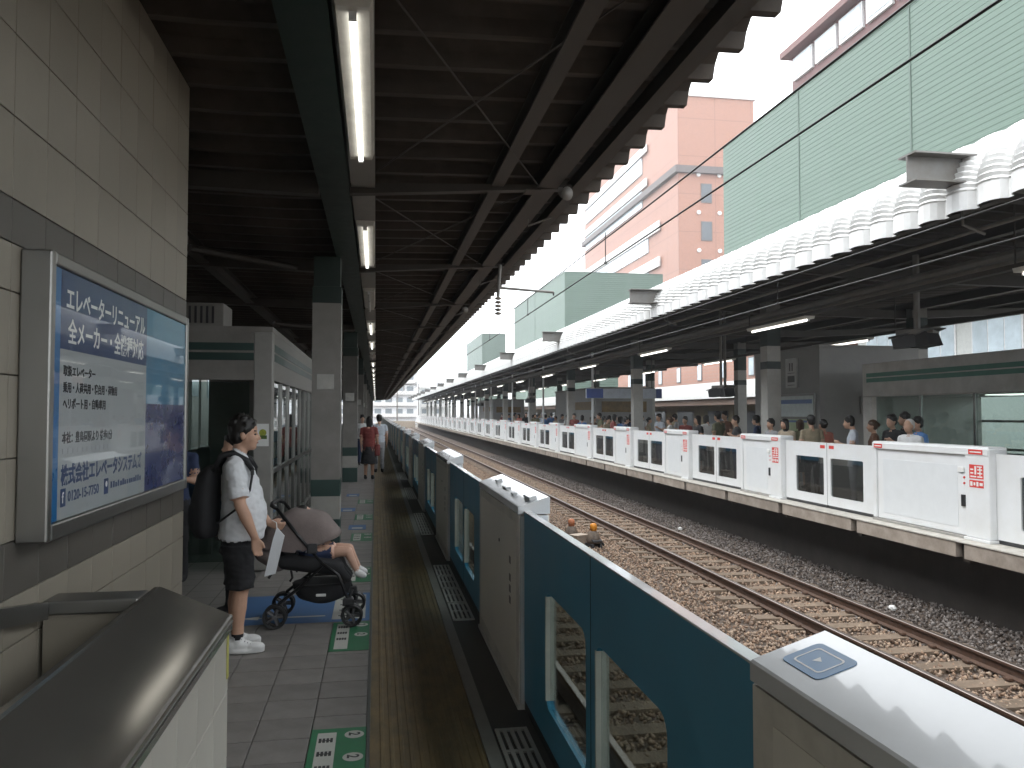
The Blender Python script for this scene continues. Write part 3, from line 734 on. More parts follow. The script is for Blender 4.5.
IBm = MB().prism([(p[0], p[1]) for p in ibeam_poly(.30,.33,.02,0,0)], 'X', 0, 1.65).mesh('beam_stub')
IBm.materials.append(mat('beam_stub_grey', (.14,.14,.135), .5, var=.2, scale=4, dirt=(.13,.10,.07)))
for k in range(15):
    y = 8.45+10*k
    obj('rafter', RFm, parent=cf, loc=(0,y,0))
    obj('rafter', RFm, parent=cf, loc=(0,y+5,0))
    o = obj('beam_stub', IBm, parent=cf, loc=(5.88, y-.40, 4.50))
    MB().tube([(6.9,y,4.36),(6.9,y,4.0),(7.2,y,3.9)], .02, 6).build('conduit', M_['grey_p'], cf)
for x, z, r in ((8.35,3.86,.07),(8.55,3.82,.045),(7.6,4.1,.03)):
    MB().tube([(x,-8,z),(x,146,z)], r, 8).build('pipe', M_['grey_p'], cf)
# lamps of the far platform (two rows)
for row, X, z, ys in (('front', 8.28, 3.58, 14.3), ('middle', 11.9, 3.55, 17.8)):
    for k in range(-1, 17):
        y = ys+7.6*k if row == 'front' else ys+7.6*k
        place(la, ua, (X, y, z), label='lit white tube lamp in the %s row under the far canopy' % row, cat='lamp', group='tube lamps under the far canopy')
    t = thing('lamp_trunking', 'grey lamp trunking of the %s row under the far canopy' % row, 'trunking', (0,0,0))
    MB().box(X-.06, X+.06, -10, 146, z+.056, z+.12).build('trunk', M_['beam'], t)
    for k in range(20): MB().tube([(X,-6+7.6*k,z+.12),(X,-6+7.6*k,4.5)], .012, 6).build('hanger', M_['beam'], t)

# far columns
def far_column():
    t = thing('platform_column', 'x', 'column')
    MB().prism(ibeam_poly(.34,.34,.018), 'Z', .30, 4.40).build('shaft', M_['grey_p'], t)
    MB().box(-.172,.172,-.172,.172,0,.34, bev=.006).build('base_band', M_['green_b'], t)
    MB().box(-.173,.173,-.173,.173,.342,2.80, bev=.006).build('cladding', mat('far_column_grey', (.44,.43,.40), .5, var=.08), t)
    MB().box(-.175,.175,-.175,.175,2.802,2.98, bev=.004).build('dark_band', M_['green_d'], t)
    MB().box(-.172,.172,-.172,.172,2.982,3.35, bev=.004).build('cladding', mat('far_column_grey', (.44,.43,.40), .5, var=.08), t)
    MB().box(-.174,.174,-.174,.174,3.352,4.15, bev=.004).build('cap_band', M_['green_d'], t)
    return t
fcp = far_column(); ufc = []
for k in range(0, 14):
    for X, nm in ((9.35,'front'), (13.5,'rear')):
        y = 17.9+10*k-(0 if nm == 'front' else -.3)
        place(fcp, ufc, (X, y, 0), label='grey column with dark green band in the %s row on the far platform' % nm, cat='column', group='columns of the far platform')
# thin round poles near the fence
for k in range(1, 13):
    y = 22.5+10*k
    t = thing('canopy_post', 'slender white post beside the far platform fence', 'post', (8.95, y, 0), group='slender posts on the far platform')
    MB().tube([(0,0,0),(0,0,4.3)], .05, 8).build('post', M_['white_p'], t); MB().lathe([(.11,0),(.11,.02),(.05,.03)], (0,0,0), seg=10).build('base_plate', M_['grey_p'], t)

# far waiting room
wf = thing('waiting_room', 'pale waiting room with two green stripes and large windows on the far platform', 'waiting room', (0,0,0))
wx, wy0, wy1 = 10.35, -2.0, 15.75
pg = mat('room_pale', (.62,.60,.565), .5, var=.06, scale=2, dirt=(.3,.28,.25))
MB().box(wx, wx+2.9, wy0, wy1, 2.10, 2.80, bev=.02).build('fascia', pg, wf)
for z in (2.40, 2.51): MB().box(wx-.004, wx-.001, wy0, wy1-.15, z, z+.085).build('stripe', M_['stripe_g'], wf)
MB().box(wx+.001, wx+.15, wy1-.32, wy1-.01, 0, 2.098, bev=.01).build('corner_post', pg, wf)
for k in range(12):
    y = wy0+.3+1.42*k
    MB().box(wx+.03, wx+.08, y, y+.05, 0, 2.098).build('glazing_post', M_['steel'], wf)
    if y+1.4 < wy1-.3:
        MB().box(wx+.05, wx+.056, y+.052, y+1.418, .05, 2.09).build('glass_pane', M_['glass_r'], wf)
        MB().box(wx+2.82, wx+2.87, y, y+.05, 0, 2.098).build('glazing_post', M_['steel'], wf)
for z in (.95, 1.55): MB().box(wx+2.83, wx+2.86, wy0, wy1, z, z+.05).build('glazing_rail', M_['steel'], wf)
MB().box(wx+.15, wx+2.8, wy1-.1, wy1-.05, 0, 2.098).build('end_wall', pg, wf)
MB().box(wx+2.8, wx+2.9, wy0, wy1, 0, .9).build('back_wall', M_['white_p'], wf)
for k in range(4): MB().box(wx+1.0, wx+1.55, 2+3.4*k, 3.2+3.4*k, 2.085, 2.099).build('ceiling_light', M_['tube'], wf)
MB().box(wx+.2, wx+2.7, wy0, wy1-.15, -.0, .012).build('floor', M_['conc'], wf)
ct = thing('vending_machine', 'pale vending machine inside the far waiting room', 'vending machine', (12.6, 7.0, 0.012), 0)
MB().box(-.35,.35,-.5,.5,0,1.83, bev=.02).build('cabinet', M_['white_p'], ct); MB().box(-.36,-.351,-.42,.42,1.0,1.7).build('display_window', M_['dark'], ct)
# bent duct on the room's roof
dk = thing('roof_duct', 'bent grey duct rising from the far waiting room roof', 'duct', (11.0, 9.2, 2.8))
MB().tube([(0,0,0),(0,0,.45),(0,.05,.55),(0,.15,.60),(0,.7,.60),(0,.8,.55),(0,.85,.45),(0,.85,0)], .07, 10).build('duct', M_['grey_p'], dk, smooth=True)

# elevator block
eb = thing('elevator_tower', 'grey elevator shaft block with notice boards on the far platform', 'elevator', (0,0,0))
ex, ey0, ey1 = 10.3, 17.35, 20.6
gm = mat('elevator_grey', (.33,.325,.31), .5, var=.07, scale=2)
MB().box(ex, ex+2.6, ey0, ey1, 0, 3.30).build('shaft', gm, eb)
MB().box(ex-.02, ex+2.62, ey0-.02, ey1+.02, 3.302, 3.36).build('coping', gm, eb)
b1 = MB().box(ex-.05, ex-.001, ey0+.95, ey0+1.50, 2.38, 3.12, bev=.008).build('sign_plate', mat('sign_pale', (.62,.62,.60), .5), eb)
for (a0,a1,z0,z1) in ((.18,.24,.42,.62),(.30,.36,.42,.62),(.10,.44,.36,.375),(.10,.44,.14,.30),(.10,.44,.06,.075)):
    MB().box(ex-.053, ex-.0505, ey0+.95+a0, ey0+.95+a1, 2.38+z0, 2.38+z1).build('sign_mark', mat('sign_grey', (.14,.14,.14), .6), b1)
b2 = MB().box(ex-.05, ex-.001, ey0+.15, ey0+2.6, 1.05, 2.22, bev=.01).build('notice_board', M_['steel'], eb)
MB().box(ex-.056, ex-.0505, ey0+.20, ey0+2.55, 1.66, 2.17).build('poster', mat('map_pale', (.58,.63,.62), .4, var=.1, scale=8), b2)
MB().box(ex-.056, ex-.0505, ey0+.20, ey0+2.55, 1.10, 1.60).build('poster', mat('map_green', (.42,.48,.30), .4, var=.2, scale=5), b2)
MB().box(ex-.0568, ex-.0562, ey0+.25, ey0+2.5, 1.98, 2.08).build('poster_band', mat('map_blue', (.12,.19,.40), .4), b2)
MB().box(ex-.0568, ex-.0562, ey0+.25, ey0+2.5, 1.52, 1.57).build('poster_band', mat('map_blue', (.12,.19,.40), .4), b2)
MB().box(ex+1.05, ex+1.45, ey0-.03, ey0-.001, 1.72, 2.15).build('sign_plate', mat('sign_dim', (.42,.41,.38), .5), eb)

# more blocks along the far platform (stair enclosures)
for (x0,x1,y0,y1,h,lb) in ((10.2,13.0,36.5,45,2.9,'grey stair enclosure with a brown notice band on the far platform'),(10.2,13.0,70,80,2.9,'grey stair enclosure far along the far platform')):
    t = thing('stair_enclosure', lb, 'enclosure', (0,0,0))
    MB().box(x0,x1,y0,y1,0,h).build('wall', gm, t); MB().box(x0-.04,x1+.04,y0-.04,y1+.04,h+.002,h+.08).build('coping', M_['grey_p'], t)
    MB().box(x0-.03,x0-.001,y0+.6,y1-3.5,1.9,2.3).build('notice_band', mat('brown_band', (.22,.14,.05), .5, var=.3, scale=5), t)
    MB().box(x0+.3,x1-.3,y0-.03,y0-.001,1.8,2.3).build('notice_band', mat('brown_band', (.22,.14,.05), .5, var=.3, scale=5), t)
# hanging station sign (blue-white strip)
hs_ = thing('hanging_sign', 'long white and blue hanging sign under the far canopy', 'sign', (10.0, 31.5, 2.35))
MB().box(-1.6,1.6,-.08,.08,0,.40, bev=.01).build('panel', mat('sign_lightblue', (.55,.60,.68), .4), hs_)
MB().box(-1.6,-.9,-.085,-.081,.01,.39).build('panel_end', mat('sign_blue', (.05,.09,.30), .4), hs_); MB().box(1.35,1.6,-.085,-.081,.01,.39).build('panel_end', mat('sign_blue', (.05,.09,.30), .4), hs_)
for x in (-1.2,1.2): MB().tube([(x,0,.40),(x,0,2.0)], .02, 6).build('hanger', M_['beam'], hs_)
# platform monitors hung by poles
def monitor(x, y, zb, twin, lb, rz):
    t = thing('hanging_monitor', lb, 'monitor', (x,y,zb), rz, 'monitors hung under the far canopy')
    for dx in ((-.07,.07) if twin else (0,)):
        MB().tube([(dx,0,.32),(dx,0,4.35-zb)], .035 if twin else .055, 8).build('pole', M_['grey_p'], t)
    MB().box(-.12,.12,-.30,.30,.26,.34, bev=.01).build('cross_plate', M_['grey_p'], t)
    for s in (-1,1):
        b = MB().prism([(-.20,0),(.20,.06),(.20,.22),(-.14,.25)], 'X', -.13, .13).build('camera_housing', M_['dark'], t); b.location = (0, s*.16, .02); b.rotation_euler = (R(-12), 0, R(s*25))
        h = MB().box(-.15,.15,-.30,.24,.235,.25).build('sun_hood', mat('hood_grey', (.12,.12,.12), .5), t); h.location = (0, s*.16, .03); h.rotation_euler = (R(-12), 0, R(s*25))
    return t
monitor(8.75, Yc(918,8.75), 2.78, False, 'dark twin camera monitor on one thick pole above the far waiting room', R(30))
monitor(8.75, Yc(723,8.75), 2.12, True, 'dark camera monitor on twin poles in front of the far elevator block', R(20))
for k in range(2): monitor(8.75, 45+22*k, 2.3, True, 'small dark camera monitor on twin poles further along the far canopy', R(20))

# ================================================================== CATENARY
wire_m = mat('wire', (.035,.033,.032), .5, .4, var=.1)
def wire(name, x, z, r, lb, sag=0.0, y1=230):
    pts = []; y = -12.0
    while y < y1:
        for i in range(8):
            t = i/8; pts.append((x+.12*math.sin((y+40*t)*.05), y+40*t, z-sag*4*t*(1-t)))
        y += 40
    MB().tube(pts, r, 6).build(name, wire_m, label=lb, cat='wire')
Xa, Xb = 2.58, 6.34
wire('contact_wire', Xa, 3.50, .008, 'taut contact wire above the near track', 0)
wire('messenger_wire', Xa+.02, 3.90, .008, 'slightly sagging messenger wire above the near track contact wire', .10)
wire('contact_wire', Xb, 3.52, .010, 'taut contact wire in front of the far canopy eaves', 0)
wire('messenger_wire', Xb, 3.96, .010, 'messenger wire close below the white far eaves', .06)
for X, zt, zb in ((Xa+.01,3.84,3.51),(Xb,3.93,3.53)):
    for k in range(18):
        y = 9.0+5.0*k if X < 4 else 12.0+5.0*k
        t = thing('wire_dropper', 'thin dropper rod tying the contact wire to the messenger wire', 'dropper', (X+.12*math.sin(y*.05), y, zb), group='catenary droppers')
        MB().tube([(0,0,0),(0,0,zt-zb+.03)], .006, 5).build('rod', wire_m, t); MB().ball((0,0,.0), .02, seg=8, rings=6).build('clamp', wire_m, t)
# bracket arm with insulator held from the near canopy
for y0 in (11.5, 51.5, 91.5):
    t = thing('catenary_bracket', 'steel bracket arm with ribbed insulator reaching from the near canopy to the wire', 'bracket', (1.75, y0, 3.5), group='catenary brackets')
    MB().tube([(0,0,-.05),(.03,.0,.42)], .025, 8).build('mast', M_['grey_p'], t)
    MB().tube([(0,0,.08),(.85,.1,.05)], .02, 8).build('arm', M_['grey_p'], t)
    for i in range(5): MB().lathe([(.02,0),(.05,.015),(.05,.03),(.02,.045)], (0,0,-.10-.055*i), seg=10).build('insulator_disc', mat('porcelain', (.30,.26,.22), .25), t)
    MB().tube([(.85,.1,.05),(.85,.1,.0)], .012, 6).build('steady_clip', M_['dark'], t)

# ================================================================== BEYOND THE FAR PLATFORM
gc = mat('green_cladding', (.085,.132,.102), .55, var=.05, scale=.6)
def clad_box(name, x, y0, y1, z0, z1, depth, lb, sheets):
    t = thing(name, lb, 'building', (0,0,0))
    hh = .30; n = int((z1-z0)/hh)
    MB().box(x+.12, x+depth, y0+.12, y1, z0, z1-.05).build('core', gc, t)
    # horizontal ribbed sheets, each course a piece of its own
    L = y1-y0
    cm = MB().prism([(.0,0),(.018,.012),(.018,hh*.45),(0.0,hh*.52),(.0,hh-.004),(.10,hh-.004),(.10,0)], 'Y', 0, L).mesh('cladding_course'); cm.materials.append(gc)
    cm2 = MB().prism([(.0,0),(.018,.012),(.018,hh*.45),(0.0,hh*.52),(.0,hh-.004),(.10,hh-.004),(.10,0)], 'X', 0, depth-.12).mesh('cladding_course'); cm2.materials.append(gc)
    for i in range(n):
        obj('cladding_course', cm, parent=t, loc=(x, y0, z0+hh*i))
        obj('cladding_course', cm2, parent=t, loc=(x+.12, y0+.0, z0+hh*i))
    for yy in sheets: MB().box(x-.03, x-.002, yy, yy+.12, z0, z1-.05).build('joint_strip', mat('joint_green', (.07,.105,.083), .6), t)
    MB().box(x-.05, x+depth, y0-.05, y1+.05, z1-.05, z1).build('coping', gc, t)
    return t
clad_box('clad_building', 27, 12, 59, 7.5, 22.8, 10, 'large green ribbed-clad building rising behind the far canopy', [47.5, 36.5, 25])
clad_box('clad_building', 27, 113, 156, 4, 22.4, 15, 'green clad building block beyond the brick office tower', [135])
clad_box('clad_building', 27, 205, 240, 4, 22.4, 6.2, 'small distant green clad block down the line', [])

brick = grid_mat('brick_tile', (.31,.155,.11), (.25,.125,.09), 3.2, 3.9, .6, axes='YZ', mortar=.05)
brick2 = grid_mat('brick_tile_front', (.32,.155,.105), (.25,.12,.085), 4.0, 3.9, .6, axes='XZ', mortar=.05)
bw = mat('pale_band', (.72,.70,.68), .6, var=.05)
ot = thing('office_tower', 'salmon brick office tower with pale window bands beyond the green building', 'building', (52, 132, 0))
ot.scale = (1.72, 1.72, 1.72)
W_, L_, H_ = 8.3, 37, 33.5
MB().box(0, W_, 0, L_, -1.4, H_).build('wall', [brick], ot)
MB().box(-.02, W_, -.03, 0, -1.4, H_).build('front_facing', brick2, ot)
MB().box(-.45, W_+.3, -.45, L_+.3, 25.5, 26.2).build('ledge', mat('ledge_dark', (.12,.10,.095), .7), ot)
MB().box(-.3, W_+.2, -.2, L_, H_, H_+.5).build('parapet', bw, ot)
for i in range(5):
    z = 3.2+3.9*i
    wn = MB().box(-.12, .02, 9.0, L_-1, z+.3, z+1.9).build('window_band', mat('pane_pale', (.45,.52,.56), .15, var=.15, scale=1.5), ot)
    MB().box(-.3, -.125, 5.0, L_-.5, z+1.95, z+3.0).build('sill_band', bw, ot)
    for k in range(9): MB().box(-.18,-.125, 9.5+3.2*k, 9.65+3.2*k, z+.3, z+1.9).build('mullion', bw, wn)
for i in range(2):
    z = 24.4+3.9*i; MB().box(-.14, .02, 11.0, L_-1, z+.3, z+2.2).build('window_band', mat('pane_pale', (.45,.52,.56), .15, var=.15, scale=1.5), ot)
    MB().box(-.3, -.145, 9.0, L_-.5, z+2.3, z+3.2).build('sill_band', bw, ot)
for i in range(6):
    for k, x in enumerate((2.4, 5.9)):
        z = 3.0+3.9*i
        f = MB().box(x, x+1.2, -.09, -.035, z, z+2.0).build('window', mat('frame_dark', (.10,.085,.08), .5), ot)
        MB().box(x+.1, x+1.1, -.11, -.092, z+.1, z+1.9).build('pane', mat('pane_dark', (.07,.08,.09), .1), f)
        for dx in (-.25, 2.0): MB().lathe([(.22,0),(.22,.12),(.08,.15)], (x+dx,-.035,z+2.9), (0,-1,0), seg=8).build('vent_cap', bw, ot)

ap = thing('apartment_block', 'dark red block with a glazed top floor above the green building', 'building', (40, 69.5, 5.0))
MB().box(0, 22, -50, 2, -6.6, 31.5).build('wall', mat('dark_red_tile', (.10,.035,.032), .55, var=.1), ap)
for k in range(14):
    f = MB().box(-.25, -.002, -2.0-3.9*k, -.8-3.9*k+2.2, 31.5-2.6, 34.0-2.9).build('window', mat('frame_white', (.62,.62,.62), .5), ap)
    MB().box(-.30, -.255, -1.8-3.9*k, -1.0-3.9*k+2.2, 29.2, 31.0).build('pane', mat('pane_pale', (.45,.52,.56), .15, var=.15, scale=1.5), f)
MB().box(-1.0, 22.6, -50.5, 2.6, 31.5, 32.1).build('roof', mat('roof_red', (.13,.055,.048), .6), ap)
for k in range(3): MB().box(1.0+2*k, 2.2+2*k, -12-8*k, -9-8*k, 32.1, 33.6, bev=.1).build('roof_unit', bw, ap)

# low building across the second pair of tracks, seen under the far canopy
lb_m = mat('ochre_wall', (.16,.125,.065), .7, var=.2, scale=1.5)
op = thing('station_building', 'low brown station building with a white roof fascia across the rear tracks', 'building', (24, 0, 0))
MB().box(0, 2.5, 43, 150, -1.4, 2.3).build('wall', lb_m, op)
MB().box(-1.2, 2.6, 42, 151, 2.75, 3.85).build('roof_fascia', mat('fascia_white', (.75,.75,.73), .5, var=.05), op)
MB().box(-1.0, 2.5, 42.2, 150.8, 2.302, 2.748).build('soffit', mat('soffit_brown', (.19,.13,.10), .7), op)
for k in range(5,22):
    f = MB().box(-.04, -.002, 16+6*k, 19.4+6*k, .3, 1.9).build('window', mat('frame_dark', (.10,.085,.08), .5), op); MB().box(-.06, -.042, 16.15+6*k, 19.25+6*k, .4, 1.8).build('pane', mat('pane_dark', (.07,.08,.09), .1), f)
br3 = grid_mat('brick_red', (.30,.16,.12), (.25,.19,.16), .9, .3, .75, axes='YZ', mortar=.02, var=.2)
bb = thing('brick_building', 'orange brick building with small windows behind the low station building', 'building', (28.5, 0, 0))
MB().box(0, 9, 45.5, 92, -1.4, 7.4).build('wall', [br3], bb)
for k in range(9):
    f = MB().box(-.05, -.002, 47+5*k, 48+5*k, 4.6, 6.1).build('window', mat('frame_dark', (.10,.085,.08), .5), bb); MB().box(-.07,-.052, 47.1+5*k, 47.9+5*k, 4.7, 6.0).build('pane', mat('pane_pale', (.45,.52,.56), .15, var=.15, scale=1.5), f)
MB().box(-.4, -.001, 45.5, 92, 3.9, 4.2).build('ledge', mat('ledge_dark', (.12,.10,.095), .7), bb)

sb = thing('shed_building', 'pale panelled shed beside the brick building behind the far waiting room', 'building', (29, 4, 0))
MB().box(0, 8, 0, 40.5, -1.4, 7.2).build('wall', mat('shed_wall', (.46,.47,.45), .6, var=.1), sb)
for k in range(9):
    f = MB().box(-.06, -.002, 2+4.3*k, 5.2+4.3*k, 4.2, 6.4).build('window', mat('frame_white', (.62,.62,.62), .5), sb)
    for q in range(3): MB().box(-.08, -.062, 2.1+4.3*k+q*1.03, 3.05+4.3*k+q*1.03, 4.3, 6.3).build('pane', mat('pane_pale', (.45,.52,.56), .15, var=.15, scale=1.5), f)
# buildings down the line
def far_house(x, y, w_, d_, h, fl, colr, lb):
    t = thing('apartment_block', lb, 'building', (x,y,0))
    m = mat('far_wall_%d' % int(abs(x)*7+h), colr, .7, var=.06)
    MB().box(0, w_, 0, d_, -1.4, h).build('wall', m, t); MB().box(-.3, w_+.3, -.3, d_, h, h+.5).build('roof', bw, t)
    n = max(2, int(w_/3.2))
    for i in range(fl):
        z = .6+i*(h-.6)/fl
        bal = MB().box(.3, w_-.3, -1.0, -.002, z, z+1.0).build('balcony', bw, t)
        for k in range(n):
            f = MB().box(.6+k*(w_-.6)/n, .6+k*(w_-.6)/n+1.9, -.08, -.003, z+1.0, z+2.4).build('window', mat('pane_dim', (.20,.23,.25), .2), t)
far_house(-1, 236, 13, 10, 17, 5, (.68,.68,.70), 'white apartment block with balconies at the end of the line')
far_house(13.5, 250, 9, 10, 9.5, 3, (.55,.56,.55), 'low grey apartment block behind the end of the far platform')
far_house(-16, 260, 13, 10, 26, 7, (.62,.63,.66), 'tall pale apartment block down the line above the near platform end')
for k, x in enumerate((4.4, 9.5)):
    t = thing('catenary_mast', 'slender grey catenary mast beside the tracks beyond the platforms', 'mast', (x, 170+12*k, -1.4), group='catenary masts')
    MB().tube([(0,0,0),(0,0,10)], .16, 8, radii=[.18,.10]).build('pole', M_['grey_p'], t); MB().tube([(0,0,7),(-2.2,0,7.1)], .05, 6).build('arm', M_['grey_p'], t)
MB().box(1.2, 7.6, 158, 158.4, -1.38, .2).build('end_wall', mat('end_wall', (.36,.30,.24), .8, var=.15), label='low brownish wall across the end of the ballast', cat='wall')
# dark block added to cut side light to the platform, seen through the room
lw = thing('light_block', 'added dark block cutting the light beyond the rear edge of the near platform', 'building', (-13.5,0,0))
MB().box(-8, 0, -40, 150, -1.4, 14).build('wall', mat('light_block_wall', (.20,.19,.18), .7), lw)
for k in range(20): MB().box(.002,.05, -10+6*k, -7+6*k, 3, 5).build('window', mat('pane_dim', (.20,.23,.25), .2), lw)

# ================================================================== SIGNAL LAMPS IN THE BALLAST
def dwarf(x, y, capm, lb, rz):
    t = thing('dwarf_signal', lb, 'signal', (x,y,-1.205), rz, 'dwarf signals in the ballast'); t.scale = (1.05,1.05,1.05)
    for s in (-1,1): MB().box(s*.10-.03, s*.10+.03, -.14, .14, 0, .10, bev=.01).build('foot', M_['dark'], t)
    MB().lathe([(.13,0.0),(.15,.06),(.14,.12),(.10,.22),(.06,.26)], (0,0,.10), seg=14).build('housing', mat('signal_grey', (.17,.13,.10), .7, var=.35, scale=14, dirt=(.05,.03,.02)), t, smooth=True)
    MB().lathe([(.07,0),(.075,.09),(.06,.14),(.025,.155)], (0,0,.361), seg=12).build('lamp_cap', capm, t, smooth=True)
    MB().prism([(-.17,.14),(-.02,.2),(-.02,.24),(-.17,.17)], 'X', -.11, .11).build('visor', M_['dark'], t)
    MB().tube([(.12,0,.14),(.25,.05,.08),(.34,.1,.0)], .025, 6).build('cable', M_['black'], t)
dwarf(4.72, 17.1, mat('orange_cap', (.70,.26,.02), .4, var=.1), 'dwarf signal with a bright orange cap on the ballast', .3)
dwarf(4.42, 17.9, mat('dull_orange_cap', (.36,.12,.05), .6, var=.2), 'dwarf signal with a faded rusty cap on the ballast', -.2)
jb = thing('junction_box', 'small tan cable box beside the orange-capped dwarf signal', 'box', (4.45, 17.35, -1.205), .5)
MB().box(-.16,.16,-.12,.12,0,.24, bev=.02).build('casing', mat('box_tan', (.34,.27,.21), .7, var=.2), jb); MB().box(-.17,.17,-.13,.13,.24,.27, bev=.01).build('lid', mat('box_tan_lid', (.42,.34,.27), .7, var=.2), jb)
# litter by the far wall
for x, y, lb in ((7.55, 19.2, 'crumpled scrap of white paper on the dark ballast'), (7.6, 10.9, 'small white can on the dark ballast')):
    mb = MB().ball((0,0,.05), .05, .07, .045, seg=8, rings=6); mb.v = [(a+random.uniform(-.012,.012), b+random.uniform(-.012,.012), c) for a,b,c in mb.v]
    mb.build('litter', M_['white'], loc=(x,y,-1.2), label=lb, cat='litter')

# ================================================================== FLOOR MARKINGS
fg = mat('floor_green', (.03,.165,.075), .5, var=.15, scale=8); fb = mat('floor_blue', (.05,.135,.30), .5, var=.12, scale=6); fw = mat('floor_white', (.46,.46,.42), .55, var=.08); fk = mat('floor_ink', (.03,.03,.03), .6)
def floor_sheet(name, x0, x1, y0, y1, m, parent, z=.0035): return MB().box(x0, x1, y0, y1, z-.0022, z).build(name, m, parent)
for j, (y0, L) in enumerate(((3.6,1.0),(6.07,.82),(8.5,.8),(11.2,.7),(13.4,.7),(15.8,.7))):
    lb = ['green boarding marker with white panel and numeral discs beside the tiled parapet','green boarding marker between the stroller wheels and the tactile strip','green boarding marker just beyond the blue floor sign'][j] if j < 3 else 'green boarding marker on the floor further along the near platform'
    t = thing('floor_marker', lb, 'floor marking', (0,0,0), group='green boarding markers')
    floor_sheet('sheet', -.335, -.042, y0, y0+L, fg, t)
    a = floor_sheet('white_panel', -.30, -.20, y0+.05, y0+L-.06, fw, t, .0045)
    nb = max(2, int((L-.15)/.17))
    for k in range(nb):
        yb_ = y0+L-.19-k*.17
        for q in range(4): floor_sheet('panel_mark', -.29+.02*q, -.276+.02*q, yb_, yb_+.055, fk, a, .0055)
        floor_sheet('panel_mark', -.29, -.216, yb_+.02, yb_+.03, fk, a, .0056)
    for k in range(2):
        yy = y0+L-.10-k*.29
        if yy < y0+.05: continue
        d = MB().lathe([(.052,0),(.052,.0012)], (-.105, yy, .0036), seg=20).build('disc', fw, t)
        text_obj('2', .085, frame_M((-.133, yy+.026, .0052), (0,-1,0), (1,0,0)), fk, d, ext=.0003, bold=.002)
bs = thing('floor_marker', 'blue floor sign with a thin white arrow under the stroller', 'floor marking', (0,0,0))
floor_sheet('sheet', -1.22, -.045, 6.93, 7.98, fb, bs)
floor_sheet('arrow_shaft', -1.0, -.42, 7.12, 7.155, fw, bs, .0045)
MB().prism([(-1.12,7.137),(-.97,7.2),(-.97,7.075)], 'Z', .0040, .0047).build('arrow_head', fw, bs)
wp = floor_sheet('white_panel', -.36, -.08, 7.0, 7.9, fw, bs, .0045)
for k in range(4):
    for q in range(3): floor_sheet('panel_mark', -.29+.05*q, -.265+.05*q, 7.06+k*.2, 7.19+k*.2, fk, wp, .0055)
    floor_sheet('panel_mark', -.31, -.14, 7.10+k*.2, 7.125+k*.2, fk, wp, .0056)
for k, (x0, y0) in enumerate(((-.62,10.3),(-.40,12.3),(-.62,14.6),(-.60,17.2))):
    t = thing('floor_marker', 'small blue square marker on the floor between the green boarding markers', 'floor marking', (0,0,0), group='blue square floor markers')
    floor_sheet('sheet', x0, x0+.26, y0, y0+.5, fb, t); floor_sheet('white_panel', x0+.05, x0+.21, y0+.08, y0+.22, fw, t, .0045)
# ================================================================== AIR
hz = bpy.data.materials.new('haze'); hz.use_nodes = True; hz.node_tree.nodes.remove(hz.node_tree.nodes['Principled BSDF'])
pv = hz.node_tree.nodes.new('ShaderNodeVolumePrincipled'); pv.inputs['Color'].default_value = (.92,.95,1,1); pv.inputs['Density'].default_value = HAZE
hz.node_tree.links.new(pv.outputs[0], hz.node_tree.nodes['Material Output'].inputs['Volume'])
MB().box(-1650, 1650, -1250, 2650, -2.75, 64).build('haze', hz, label='thin bright haze in the air over the tracks', cat='haze', kind='stuff')
